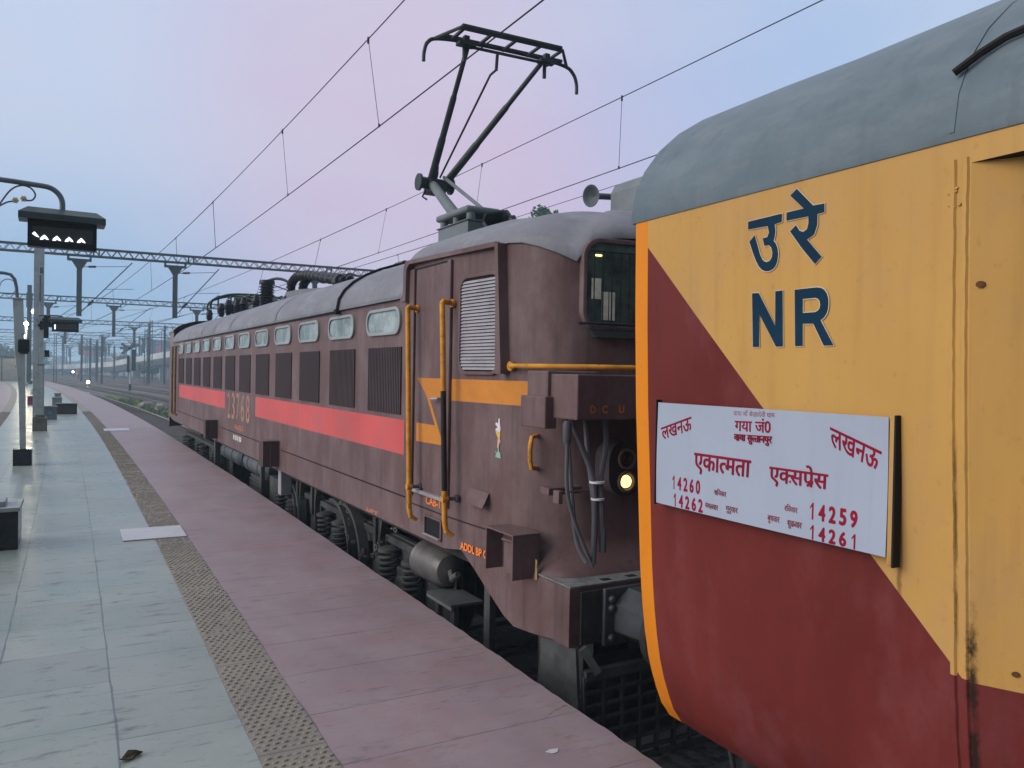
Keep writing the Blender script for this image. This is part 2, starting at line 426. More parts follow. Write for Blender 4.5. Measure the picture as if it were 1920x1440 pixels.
# ground
mb = MB(); mb.grid([[(x, y, -1.14) for x in (-1400, -300, -80, -20, 0, 20, 60, 200, 600, 1400)] for y in (-60, 0, 30, 60, 100, 160, 300, 700, 1450)], 0, False)
tag(mb.build('ground', m_ball), kind='structure')
def railway(off, a, b, step=.62):
    mb = MB(); ys = []; y = a
    while y < b: ys.append(y); y += 1.2 if y < 60 else 4
    ys.append(b); prof = [(-.036, -.0), (.036, 0), (.036, -.035), (.01, -.05), (.01, -.125), (.07, -.14), (.07, -.155), (-.07, -.155), (-.07, -.14), (-.01, -.125), (-.01, -.05), (-.036, -.035)]
    for g in (-.838-.036, .838+.036):
        mb.grid([[(tx(off+g+u, y), y, -.84+v) for u, v in prof] for y in ys], 0, False, True, fm=lambda i, j: 1 if j == 0 else 0)
    y = a
    while y < min(b, 120):
        x = tx(off, y); t = thd(y); Mx = Matrix.Translation((x, y, 0)) @ Matrix.Rotation(t, 4, 'Z')
        mb.box(-1.35, 1.35, -.12, .12, -1.13, -.985, 2, Mx); y += step if y < 50 else step*2
    mb.grid([[(tx(off-1.9, y), y, -1.13), (tx(off-1.5, y), y, -1.03), (tx(off+1.5, y), y, -1.03), (tx(off+1.9, y), y, -1.13)] for y in ys], 3, False)
    tag(mb.build('railway_track', [m_rail, m_railtop, m_sleeper, m_ball]), kind='structure')
for off, a, b in ((3.96, -14, 300), (-4.78, -8, 250), (8.4, -8, 320), (12.9, -4, 320), (17.6, 0, 330), (22.2, 0, 330), (27, 10, 340), (32, 20, 340), (38, 30, 340)):
    railway(off, a, b)
# rough grass and rubble between the tracks
m_grass = mat('rough_grass', (.115, .165, .05), .9, var=.5, scale=1.2, c2=(.22, .21, .09), amt=.7)
mb = MB(); rg = random.Random(3)
for _ in range(5200):
    y = rg.uniform(42, 78); o = 6.15+rg.gauss(0, .45)
    if rg.random() < .3: o = 10.6+rg.gauss(0, .5)
    if math.sin(y*.9)+math.sin(y*.37+1) < -.5: continue
    x = tx(o, y); h = rg.uniform(.08, .30); a = rg.uniform(0, 2*PI); w = rg.uniform(.03, .07); c, s_ = math.cos(a)*w, math.sin(a)*w
    mb.add([(x-c, y-s_, -1.12), (x+c, y+s_, -1.12), (x+rg.uniform(-.1, .1), y+rg.uniform(-.1, .1), -1.12+h)], [(0, 1, 2)])
mb.grid([[(tx(5.85+.35*math.sin(i*1.7+j), 41+i*1.5), 41+i*1.5, -1.13+(.10+.05*math.sin(i*2.3))*(1 if 0 < j < 3 else 0)) if j < 1 else (tx(5.85+j*.3, 41+i*1.5), 41+i*1.5, -1.13+(.13+.05*math.sin(i*2.3+j))*(1 if j < 3 else 0)) for j in range(4)] for i in range(26)], 0, False)
tag(mb.build('rough_grass', m_grass), kind='stuff')
def rock(mb, c, s, r):
    bm = bmesh.new(); bmesh.ops.create_icosphere(bm, subdivisions=2, radius=1)
    for v in bm.verts: v.co = Vector((v.co.x*s[0], v.co.y*s[1], v.co.z*s[2]))*r.uniform(.72, 1.15)+Vector(c)
    bm.verts.index_update(); mb.add([v.co for v in bm.verts], [tuple(v.index for v in f.verts) for f in bm.faces]); bm.free()
m_rock = mat('broken_concrete', (.24, .23, .21), .9, var=.3, c2=(.10, .09, .08), amt=.7)
for i, (o, y, s_, lb) in enumerate(((6.2, 60.5, (.55, .4, .30), 'large broken concrete lump in the grass beyond the rails, leftmost of three'), (6.3, 55.0, (.42, .45, .36), 'squat broken concrete lump in the grass, middle of the three'),
                            (5.9, 47.5, (.3, .3, .26), 'small dark concrete lump in the grass beside the far locomotive end'))):
    mb = MB(); rock(mb, (0, 0, s_[2]*.6), s_, random.Random(i)); tag(mb.build('concrete_lump', m_rock, loc=(tx(o, y), y, -1.13)), lb, 'rubble', 'broken concrete lumps in the grass')
# ------------------------------------------------------------------ passenger coach
m_yel = mat('cream_yellow_paint', (.45, .262, .074), .45, runs=.30, runc=(.20, .11, .035), seam=((-.643, .016, .45, 1.12, .95), (-.60, .006, .9, 1.6, .6), (-.41, .012, 1.0, 1.2, .8)), var=.10, scale=1.1, c2=(.36, .225, .115), amt=.5, stretch=(1, 1, .5), bump=.16, bscale=5)
m_mar = mat('maroon_paint', (.122, .021, .0185), .38, runs=.35, runc=(.05, .018, .018), seam=((-.643, .018, .2, .95, .95),), var=.22, scale=1.3, c2=(.17, .05, .055), amt=.55, stretch=(1, 1, .6), bump=.16, bscale=5)
m_obd = mat('orange_band_paint', (.60, .20, .012), .42, var=.10, scale=2.2, c2=(.55, .15, .02), amt=.4, stretch=(1, 1, .4))
m_croof = mat('coach_roof_paint', (.100, .136, .158), .46, var=.13, scale=2.2, runs=.35, runc=(.05, .06, .07), c2=(.18, .205, .22), amt=.4, th=(.44, .7), stretch=(1, .6, 1.6), bump=.12, bscale=14)
m_dark = mat('dark_underframe', (.032, .032, .034), .75, var=.35, c2=(.07, .06, .05), amt=.5)
m_black = mat('black_rubber_and_shade', (.012, .012, .013), .6, var=.2)
m_navy = mat('navy_lettering', (.005, .026, .052), .5, var=.25, spec=.06, fine=False)
m_outl = mat('pale_outline', (.52, .42, .30), .5, var=.1, fine=False)
m_board = mat('white_route_board', (.29, .34, .42), .34, runs=.22, runc=(.2, .22, .26), var=.05, scale=1.5, c2=(.29, .33, .40), amt=.4, th=(.6, .75), fine=False)
m_redl = mat('red_lettering', (.20, .006, .026), .45, var=.2, spec=.1, fine=False)
m_rust = mat('rusty_steel', (.10, .045, .022), .85, var=.4, c2=(.03, .02, .015), amt=.7)
COACH_P, COACH_A = (2.30694, 2.0), math.radians(0.5463)
coach = thing('passenger_coach', 'maroon and yellow passenger coach with grey roof coupled behind the locomotive', 'train coach', (COACH_P[0], COACH_P[1], -.84), -COACH_A)
DZ = (0, 0, .84)
CT = [(.10, .205), (.13, .185), (.17, .155), (.25, .122), (.33, .093), (.42, .068), (.54, .046), (.70, .024), (.87, .009), (1.05, -.001), (1.25, -.012), (1.6, -.032), (2.0, -.046), (2.47, -.054)]
def ct(z): return lerp(CT, z)
HW = 1.65
zr = [.10, .13, .17, .21, .25, .29, .33, .42, .54, .66, .76, .853, .95, 1.05, 1.15, 1.25, 1.4, 1.6, 1.8, 2.0, 2.2, 2.34, 2.372, 2.47]
bm = bmesh.new()
def wall(bm, s_list, t_add, zs, side=1):
    vv = [[bm.verts.new(((ct(z)+ta) if side == 1 else 2*HW-ct(z)-ta, s, z)) for s, ta in zip(s_list, t_add)] for z in zs]
    for i in range(len(zs)-1):
        for j in range(len(s_list)-1): bm.faces.new([vv[i][j], vv[i][j+1], vv[i+1][j+1], vv[i+1][j]])
    return vv
zlow = [z for z in zr if z <= 2.372]; zhi = [2.372, 2.47]
sA = [.94, .85, .4, 0, -.3, -.64]
wall(bm, sA, [0]*6, zr)
wall(bm, [-.64, -1.02], [0, .19], zlow); wall(bm, [-1.02, -1.95], [.19, .19], zlow); wall(bm, [-1.95, -2.33], [.19, 0], zlow)
wall(bm, [-.64, -2.33], [0, 0], zhi); wall(bm, [-2.33, -16], [0, 0], zr); wall(bm, [.94, -16], [0, 0], zr, 2)
n0 = Vector((0, 1.485, 1.49)).cross(Vector((1, 0, 0)))
bmesh.ops.bisect_plane(bm, geom=[e for e in bm.verts[:]+bm.edges[:]+bm.faces[:]], plane_co=(0, .87, 2.345), plane_no=n0)
for f in bm.faces:
    c = f.calc_center_median()
    if c.y > .85: f.material_index = 0
    elif c.z < .853 or (c.y > -.64 and (c.z-2.345) < (c.y-.87)*(2.345-.853)/(.87+.622)): f.material_index = 2
    else: f.material_index = 1
    f.smooth = True
# header soffit over the doorway, end walls
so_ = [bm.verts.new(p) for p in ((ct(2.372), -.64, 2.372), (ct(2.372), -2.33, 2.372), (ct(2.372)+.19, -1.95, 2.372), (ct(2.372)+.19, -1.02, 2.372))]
bm.faces.new(so_).material_index = 3  # soffit coloured black to paint in the shade under the header
for s_ in (.94, -16):
    L_ = [bm.verts.new((ct(z), s_, z)) for z in zr]; R_ = [bm.verts.new((2*HW-ct(z), s_, z)) for z in zr]
    f = bm.faces.new(L_+R_[::-1]); f.material_index = 2
bm.normal_update(); me = bpy.data.meshes.new('body')
bm.to_mesh(me); bm.free()
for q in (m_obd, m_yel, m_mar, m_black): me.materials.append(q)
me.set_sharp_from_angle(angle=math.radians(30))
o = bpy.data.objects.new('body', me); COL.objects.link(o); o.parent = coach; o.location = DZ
# roof: elliptical section with a slightly rolled lip
mb = MB(); rows = []
N = 22
for s_ in [.965+.0, .94, .6, .2, -.2, -.55, -1.2, -2, -4, -8, -16]:
    q = []
    for i in range(N+1):
        th = PI*i/N; wv = .006*math.sin(s_*5.1+i*.8)*math.sin(th)
        q.append((HW-1.712*math.cos(th), s_, 2.47+.81*math.sin(th)+wv))
    rows.append([(q[0][0]+.004, s_, 2.447)]+q+[(q[-1][0]-.004, s_, 2.447)])
mb.grid(rows, 0)
mb.add(rows[0], [tuple(range(len(rows[0])))], 0)
mb.grid([[(r[0][0], r[0][1], r[0][2]), (r[0][0]+.06, r[0][1], r[0][2]+.004)] for r in rows], 1)  # black strip paints the shadow line under the lip
for s_ in (-.585,):       # panel lap
    mb.grid([[(HW-1.7145*math.cos(PI*i/N), s_+e, 2.47+.8125*math.sin(PI*i/N)) for i in range(N+1)] for e in (-.008, .008)], 0)
roof = mb.build('roof', [m_croof, m_black], coach, DZ)
# curved rain strip above the doorway
mb = MB(); R = []
for i in range(29):
    p = i/28; s_ = -.57-1.75*p; e = min(1, min(p, 1-p)/.10); zz = 2.652+.078*math.sin(PI/2*e)
    th = math.asin((zz-2.47)/.81); R.append((HW-1.724*math.cos(th)-.006, s_, zz+.003))
mb.tube(R, .0115, 6); mb.build('rain_strip', m_black, roof, (0, 0, 0))
# welded corner post beside the doorway
mb = MB(); rgn = random.Random(5)
for c0, wd in ((-.588, .012), (-.625, .012)):
    rows = []
    z = .35
    while z < 2.40:
        j = rgn.uniform(-.0011, .0011); k = rgn.uniform(.006, .008)
        rows.append([(ct(z)+.002, c0+wd+j, z), (ct(z)-k, c0+wd*.5+j, z), (ct(z)-k, c0-wd*.5+j, z), (ct(z)+.002, c0-wd+j, z)]); z += .03
    mb.grid(rows, 0, fm=lambda i, j, r=rows: 1 if r[i][0][2] < .853 else 0)
for k in range(9):
    z = rgn.uniform(2.25, 2.40) if k < 12 else rgn.uniform(2.30, 2.36); s_ = rgn.uniform(-.615, -.57) if k < 12 else -.6-rgn.uniform(0, .18)
    rock(mb, (ct(z)-.003, s_, z), (.004, .007, .005), rgn)
mb.build('corner_post', [m_yel, m_mar], coach, DZ)
for z, s_, r_ in ((2.02, -.667, .011), (.905, -.742, .009)):
    mb = MB(); mb.prism([(s_+r_*math.cos(a*PI/5), z+r_*.9*math.sin(a*PI/5)) for a in range(10)], lambda u, v, d: (ct(v)-d+max(0, -.64-u)*.5, u, v), .002, .006); mb.build('rust_stain', m_rust, coach, DZ)
# railway initials, painted
def cf(u, v, d): return (ct(v)-.0025-d, u, v)
UU = [(.227, 2.341), (.06, 2.344), (.06, 2.314), (.094, 2.31), (.0905, 2.288), (.092, 2.270), (.099, 2.251), (.0875, 2.238), (.0795, 2.220), (.076, 2.196), (.079, 2.174), (.087, 2.157), (.100, 2.146), (.118, 2.1405), (.138, 2.1415), (.155, 2.149), (.170, 2.163), (.184, 2.184), (.197, 2.210), (.22, 2.263), (.193, 2.284), (.176, 2.238), (.166, 2.210), (.155, 2.190), (.144, 2.179), (.130, 2.1745), (.116, 2.178), (.106, 2.190), (.103, 2.208), (.109, 2.226), (.121, 2.237), (.143, 2.237), (.152, 2.267), (.129, 2.268), (.121, 2.284), (.128, 2.309), (.227, 2.311)]
RE = [(.038, 2.344), (-.04, 2.345), (.022, 2.402), (-.008, 2.421), (-.081, 2.348), (-.129, 2.347), (-.13, 2.317), (-.1, 2.315), (-.1, 2.279), (-.087, 2.246), (-.056, 2.233), (-.12, 2.165), (-.092, 2.142), (-.035, 2.204), (.021, 2.273), (-.006, 2.291), (-.022, 2.269), (-.04, 2.262), (-.056, 2.27), (-.062, 2.289), (-.061, 2.314), (.038, 2.314)]
NN = [(.203, 2.064), (.169, 2.062), (.087, 1.934), (.087, 2.062), (.053, 2.062), (.051, 1.857), (.084, 1.857), (.167, 1.985), (.167, 1.858), (.199, 1.858)]
def grow(P, e):
    A = sum(a[0]*b[1]-b[0]*a[1] for a, b in zip(P, P[1:]+P[:1])); sg = 1 if A > 0 else -1; out = []
    for i, p in enumerate(P):
        a, b = Vector(P[i-1]), Vector(P[(i+1) % len(P)]); q = Vector(p); d1, d2 = (q-a).normalized(), (b-q).normalized()
        nn = Vector((d1.y+d2.y, -d1.x-d2.x))
        if nn.length < .2: nn = Vector((d1.y, -d1.x))
        out.append(tuple(q+nn.normalized()*e*sg))
    return out
mb = MB()
for P in (UU, RE, NN): mb.prism(P, cf, .002, .0028)
Rleg = [(-.004, 2.06), (-.100, 2.06), (-.118, 2.057), (-.133, 2.049), (-.144, 2.035), (-.150, 2.018), (-.151, 2.0), (-.149, 1.982), (-.143, 1.966), (-.132, 1.953), (-.118, 1.944), (-.095, 1.974), (-.106, 1.978), (-.114, 1.986), (-.117, 1.998), (-.114, 2.011), (-.107, 2.020), (-.096, 2.024), (-.04, 2.024)]
mb.prism(Rleg, cf, .002, .0028)
mb.prism([(-.004, 2.06), (-.04, 2.024), (-.04, 1.857), (-.006, 1.857)], cf, .002, .0029)
mb.prism([(-.04, 1.974), (-.095, 1.974), (-.118, 1.944), (-.172, 1.856), (-.131, 1.856), (-.087, 1.934), (-.04, 1.936)], cf, .002, .0027)
letters = mb.build('railway_initials', m_navy, coach, DZ)
mb = MB()
for P in (UU, RE, NN): mb.prism(grow(P, .0038), cf, .0005, .0012)
for P in (Rleg, [(-.004, 2.06), (-.04, 2.024), (-.04, 1.857), (-.006, 1.857)], [(-.04, 1.974), (-.095, 1.974), (-.118, 1.944), (-.172, 1.856), (-.131, 1.856), (-.087, 1.934), (-.04, 1.936)]):
    mb.prism(grow(P, .0038), cf, .0005, .0010+.00004*len(P))
mb.build('letter_outline', m_outl, letters)
# brackets that hold the route board, underframe, buffers
mb = MB()
mb.box(-.056, ct(1.4)+.0, -.424, -.416, 1.148, 1.63, 0); mb.box(-.050, -.030, -.4155, -.3965, 1.150, 1.625, 1)
mb.build('board_bracket', [m_black, m_yel], coach, DZ, bevel=.002)
mb = MB(); mb.box(-.062, -.03, .7515, .757, 1.17, 1.635, 0); mb.build('board_bracket', m_black, coach, DZ, bevel=.001)
mb = MB(); mb.box(.35, 2.95, -16, .6, -.05, .13); mb.box(.55, 2.75, -9, -2.9, -.75, -.051); mb.box(.7, 2.6, -.2, .45, -.42, -.051)
mb.tube([(.22, .55, .12), (.25, .52, -.1), (.3, .5, -.5), (.32, .5, -.7)], .012)
mb.build('underframe', m_dark, coach, DZ)
for t_ in (.66, 2.64):
    mb = MB(); mb.rev((t_, .94, .27), (0, 1, 0), [(0, 0), (0, .17), (.05, .16), (.36, .11), (.361, .08), (.52, .075), (.521, .2), (.55, .22), (.57, .18), (.58, 0)], 20); mb.build('buffer', m_dark, coach, DZ)
for s_ in (-4.2, -7.1):
    for t_ in (.78, 2.52):
        mb = MB(); mb.rev((t_-.065, s_, -.385), (1, 0, 0), [(0, 0), (0, .455), (.13, .455), (.131, .48), (.16, .48), (.161, 0)], 24); mb.build('wheel', m_dark, coach, DZ)
m_door = m_mar
for s0 in (-4.2, -5.9, -7.6, -9.3, -11, -12.7):
    mb = MB(); f_ = lambda u, v, d: (ct(v)-d, u, v)
    P = rrect(s0, s0+1.1, 1.55, 2.2, .07); mb.ring(P, rrect(s0+.05, s0+1.05, 1.6, 2.15, .05), f_, .002, .02, 0); mb.prism(rrect(s0+.04, s0+1.06, 1.59, 2.16, .05), f_, .001, .006, 1)
    mb.build('window', [m_croof, mat('dark_glass', (.02, .03, .035), .08, var=.1, fine=False)], coach, DZ)
# route board slotted into the brackets (lifts out, so a thing of its own)
BW, BH = 1.143, .446
cm = Matrix.Translation((COACH_P[0], COACH_P[1], 0)) @ Matrix.Rotation(-COACH_A, 4, 'Z')
bl = cm @ Vector((-.052, .748, 1.177))
board = thing('destination_board', 'white tin route board with red lettering slotted on the coach side', 'route board', bl, -COACH_A)
def bf(u, v, d): return (-d-.0035*math.sin(4.1*u+1.2*v)-.0025*math.sin(9*v+2.3*u), -u, v)
mb = MB(); gu = [BW*i/40 for i in range(41)]; gv = [BH*i/14 for i in range(15)]
mb.grid([[bf(u, v, .004) for u in gu] for v in gv], 0)
mb.grid([[bf(u, v, .001) for u in gu] for v in gv], 0)
rim = [(u, 0) for u in gu]+[(BW, v) for v in gv[1:]]+[(u, BH) for u in gu[-2::-1]]+[(0, v) for v in gv[-2:0:-1]]
mb.grid([[bf(u, v, d) for u, v in rim] for d in (.004, .001)], 0, False, True); mb.build('panel', m_board, board)
def sb(u, w): return (u, BH+w)
def sq(pts): return tuple(sb(*p) for p in pts)
def T1(geo, fat, pts, nm='lettering'):
    mb = MB(); letter(mb, geo, sq(pts), bf, 0, .0042, fat); mb.build(nm, m_redl, board)
mb = MB()
T1(compose(["लखनऊ"]), .022, ((.040, -.164), (.228, -.107), (.222, -.05), (.024, -.112)))
T1(compose(["लखनऊ"]), .022, ((.924, -.112), (1.104, -.176), (1.121, -.112), (.918, -.046)))
T1(compose(["वाया", ' ', "माँ", ' ', "बे", ("ल", .62, 0), "हादेवी", ' ', "धाम"]), 0, ((.465, -.036), (.674, -.033), (.673, -.006), (.465, -.009)))
T1(compose(["गया", ' ', "जं0"]), .022, ((.474, -.093), (.656, -.088), (.655, -.034), (.473, -.040)))
T1(compose(["वाया", ' ', "सु", ("ल", .62, 0), "तानपुर"]), .034, ((.473, -.141), (.664, -.136), (.664, -.099), (.472, -.104)))
T1(compose(["एका", ("त", .60, 0), "मता"]), .024, ((.250, -.287), (.564, -.284), (.566, -.199), (.248, -.199)))
T1(compose(["ए", ("क", .80, 0), "स", ("पे", 1, .88), "स"]), .024, ((.656, -.283), (.916, -.277), (.917, -.188), (.655, -.188)))
DIG = {}
ONE = ([(.45, 0), (.62, 0), (.62, .7), (.48, .7), (.45, .53), (.27, .42), (.27, .52)], [(0, 1, 2, 3, 4), (4, 3, 6, 5)])
def digits(txt, u0, u1, w0, w1, d=.0042):
    mb = MB()
    n = len(txt); cw = (u1-u0)/n
    for i, ch in enumerate(txt):
        g = DIG.setdefault(ch, ONE if ch == '1' else glyphs(ch)); a = u0+i*cw; k = .36 if ch == '1' else .70
        letter(mb, g, sq(((a+cw*(.5-k/2), w0), (a+cw*(.5+k/2), w0), (a+cw*(.5+k/2), w1), (a+cw*(.5-k/2), w1))), bf, 0, d, 0 if ch == '1' else .055)
    mb.build('train_number', m_redl, board)
digits("14260", .100, .296, -.370, -.311); digits("14262", .108, .314, -.4435, -.387)
digits("14259", .832, 1.044, -.375, -.316); digits("14261", .836, 1.046, -.4445, -.394)
mb = MB()
for pcs, (u0, u1, w0, w1) in ((["शिनवार"], (.374, .441, -.357, -.330)), (["मंगलवार"], (.322, .397, -.418, -.391)), (["गुरुवार"], (.441, .505, -.420, -.391)), (["रिववार"], (.733, .792, -.364, -.337)),
                              (["बुधवार"], (.656, .713, -.421, -.391)), (["शु", ("क", 1, .52), "वार"], (.749, .813, -.424, -.394))):
    T1(compose(pcs), .004, ((u0, w0), (u1, w0), (u1, w1), (u0, w1)), 'day_name')
# ------------------------------------------------------------------ electric locomotive
LOCO_P, LOCO_A = (2.2996, 14.0), math.radians(-1.2315)
loco = thing('electric_locomotive', 'brown electric locomotive with red stripe and raised pantograph standing at the platform', 'locomotive', (LOCO_P[0], LOCO_P[1], -.84), -LOCO_A)
m_brn = mat('brown_body_paint', (.112, .069, .069), .44, runs=.5, runc=(.045, .034, .034), var=.12, scale=.9, c2=(.185, .142, .144), amt=.7, th=(.42, .68), stretch=(1, 1, .55), bump=.06, bscale=4)
m_red = mat('red_stripe_paint', (.50, .092, .092), .5, runs=.3, runc=(.2, .07, .07), var=.14, scale=.7, c2=(.36, .12, .13), amt=.7, th=(.5, .66))
m_org = mat('orange_stripe_paint', (.50, .20, .035), .5, var=.12, scale=1.5, c2=(.36, .13, .04), amt=.5)
m_lroof = mat('loco_roof_paint', (.165, .172, .195), .55, runs=.35, runc=(.08, .08, .085), var=.2, scale=1.3, c2=(.25, .26, .29), amt=.6, stretch=(1, .5, 1.8), bump=.1, bscale=10)
m_gril = mat('dark_grille', (.02, .015, .017), .7, var=.2)
m_slat = mat('grille_slat', (.062, .046, .05), .6, var=.2)
m_gren = mat('painted_reflection_pane', (.14, .19, .19), .16, var=.3, scale=1.1, c2=(.36, .42, .43), amt=.85, th=(.42, .62), fine=False)  # pale patches paint reflections into the pane colour
m_wfr = mat('window_rubber', (.25, .285, .29), .5, var=.15)
m_hand = mat('yellow_handrail_paint', (.52, .235, .03), .5, var=.25, scale=9, c2=(.16, .06, .02), amt=.9, th=(.56, .66))
m_alu = mat('bare_aluminium', (.42, .42, .45), .35, .6, var=.2)
m_louv = mat('grey_louvre', (.29, .29, .32), .5, var=.12, c2=(.17, .16, .18), amt=.6)
m_cable = mat('grey_cable', (.085, .085, .095), .5, var=.2)
m_bog = mat('oily_bogie_steel', (.062, .067, .068), .5, .15, var=.45, scale=4, c2=(.10, .09, .08), amt=.6)
m_tank = mat('tank_grey', (.13, .125, .125), .38, .2, var=.3, scale=3, c2=(.05, .045, .04), amt=.6)
m_olet = mat('orange_lettering', (.80, .22, .05), .5, var=.1, fine=False)
m_insul = mat('dark_insulator', (.022, .022, .025), .3, var=.2)
m_pan = mat('pantograph_steel', (.045, .055, .05), .45, .3, var=.3)
m_pgrey = mat('pantograph_grey', (.135, .158, .168), .5, var=.2)
m_wht = mat('white_lettering', (.55, .55, .55), .5, var=.1, fine=False)
LW = 1.55
# plan of the body: (s, t, bottom z, top z) from the rear round the far end; near half listed, mirrored for the other side
near = [(10.18, 1.55, .1, 2.62), (10.15, 1.0, .1, 2.62), (10.05, .55, .1, 2.5), (9.9, .28, .1, 2.5), (9.75, .16, .1, 2.6), (9.5, .08, .1, 2.66), (9.0, .03, .2, 2.66), (8.75, .01, .44, 2.66), (7.96, 0, .38, 2.66), (7.95, 0, .38, 2.39),
        (6.83, 0, .38, 2.39), (.75, 0, .38, 2.39), (-1.72, 0, .38, 2.39), (-7.61, 0, .38, 2.39), (-7.69, 0, .38, 2.39), (-7.70, 0, .38, 2.655), (-7.88, 0, .38, 2.655), (-8.45, 0, .38, 2.655), (-8.72, .015, .42, 2.655),
        (-8.89, .027, .33, 2.65), (-9.1, .043, .20, 2.645), (-9.3, .062, .088, 2.64), (-9.42, .092, .055, 2.63), (-9.54, .148, .07, 2.595), (-9.65, .225, .085, 2.545), (-9.725, .32, .10, 2.49), (-9.755, .42, .10, 2.63), (-9.785, .62, .10, 2.66), (-9.835, 1.0, .10, 2.68), (-9.88, 1.55, .10, 2.68)]
plan = near + [(s_, 2*LW-t_, b_, z_) for s_, t_, b_, z_ in near[-2:0:-1]]
zl = [None, .40, .44, .48, .52, .56, .60, .635, .67, 1.02, 1.32, 1.525, 1.69, 2.0, 2.3, None]
LOWP = {-9.3: (-9.30, .055), -9.42: (-9.45, .048), -9.54: (-9.60, .046), -9.65: (-9.74, .048), -9.725: (-9.85, .056), -9.755: (-9.92, .085), -9.785: (-9.96, .17), -9.835: (-9.985, .8), -9.88: (-9.99, 1.55)}   # the skirt stays square to the front
def lowk(z):
    k = min(1, max(0, (.67-z)/.24)); return k*k*(3-2*k)
def ring_at(i):
    out = []
    for s_, t_, b_, zt in plan:
        z = b_ if i == 0 else zt if i == len(zl)-1 else max(b_, min(zt, zl[i])) if zl[i] > b_ else b_+(.02 if False else 0)
        k = lowk(z) if s_ in LOWP else 0; far = t_ > LW
        ls, lt = LOWP.get(s_, (s_, t_)); lt = 2*LW-lt if far and s_ in LOWP else lt
        out.append((t_+(lt-t_)*k, s_+(ls-s_)*k, z))
    return out
def bmat(i, j):
    a, b = plan[j], plan[(j+1) % len(plan)]
    sm = (a[0]+b[0])/2
    if zl[i] == 1.02 and -7.6 < sm < 6.83 and not (-1.72 < sm < .75): return 1
    if zl[i] == 1.525 and (sm < -7.88): return 2
    return 0
mb = MB(); mb.grid([ring_at(i) for i in range(len(zl))], 0, True, True, bmat)
body = mb.build('body', [m_brn, m_red, m_org], loco, DZ, sharp=28)
def lf(u, v, d): return (-d, u, v)            # flat side: u along, v up, d outwards
def cfn(u, v, d):                             # cab side that bends in
    t_ = lerp(sorted((p[0], p[1]) for p in near[15:]), u); return (t_-d, u, v)
# horizontal lap seam and the lower panel joint
mb = MB()
for a, b in ((7.9, 1.6), (1.1, -3.1), (-3.35, -7.66)): mb.box(-.004, .01, b, a, .655, .668)
mb.build('seam', m_gril, body)
mb = MB()
for i in range(len(near)-13-1):
    pass
P = [(s_, t_) for s_, t_, _, _ in near if -9.31 < s_ <= -7.7]
mb.grid([[(t_-.003, s_, z) for s_, t_ in P] for z in (.628, .638)], 0, False); mb.build('seam', m_gril, body)
# roof: shallow dome grown from the top edge of the walls
def roof_rows(sa, sb, ribs):
    idx = [i for i, p in enumerate(near) if sb <= p[0] <= sa]
    return idx
mb = MB(); rows = []
st = [7.94, 6.8, 5.2, 3.4, 1.9, .3, -1.4, -3.0, -4.4, -5.82, -7.0, -7.69]
for s_ in st:
    rows.append([(-.028, s_, 2.372), (-.03, s_, 2.40)]+[(LW-1.575*math.cos(PI*i/20), s_, 2.395+.615*math.sin(PI*i/20)) for i in range(21)]+[(2*LW+.03, s_, 2.40), (2*LW+.028, s_, 2.372)])
mb.grid(rows, 0); mb.add(rows[0], [tuple(range(len(rows[0])))], 0)
for s_ in (5.2, 3.4, 1.9, .3, -3.0):
    mb.grid([[(LW-1.582*math.cos(PI*i/20), s_+e, 2.395+.62*math.sin(PI*i/20)) for i in range(21)] for e in (-.03, -.028, .028, .03)], 0)
roof = mb.build('roof', m_lroof, loco, DZ)
mb = MB(); mb.grid([[(-.03, s_, 2.370), (-.006, s_, 2.374)] for s_ in st], 0, False); mb.box(-.02, -.004, -5.6, 6.2, 2.355, 2.372)
mb.build('gutter', m_black, roof)
mb = MB(); mb.tube([(-.045, -5.82, 2.365)]+[(LW-1.595*math.cos(PI*i/20), -5.82, 2.395+.633*math.sin(PI*i/20)) for i in range(0, 12)], .016, 6); mb.rev((-.04, -5.80, 2.33), (0, 0, 1), [(0, .0), (.001, .035), (.05, .035), (.06, 0)], 8)
mb.build('roof_cable', m_black, roof)
for sg, idx in ((1, [p for p in near if p[0] <= -7.7]), (-1, [p for p in near if p[0] >= 7.96])):
    mb = MB(); per = idx + [(p[0], 2*LW-p[1], p[2], p[3]) for p in idx[::-1]] if sg == 1 else idx[::-1] + [(p[0], 2*LW-p[1], p[2], p[3]) for p in idx]
    rows = []
    for r in (0, .0, .01, .035, .08, .15, .26, .4, .6, .8, 1):
        q = []
        for s_, t_, b_, zt in per:
            sc = max(s_, -8.75) if sg == 1 else min(s_, 8.9)
            z0 = zt-.004; H = 3.0-z0
            x, y = t_+(LW-t_)*r, s_+(sc-s_)*r
            k = -.012 if (r == 0) else 0
            nx = Vector((t_-LW, (s_-sc)*1.0)); nx = nx.normalized() if nx.length > 0 else nx
            q.append((x+nx.x*.02*(1-r), y+nx.y*.02*(1-r), z0+k*(1 if not rows else 0)+H*(1-(1-r)**(3.4 if abs(s_-sc) < .1 else 2.6))**.62))
        rows.append(q)
    mb.grid(rows, 0); mb.build('cab_roof', m_lroof, loco, DZ, sharp=50)
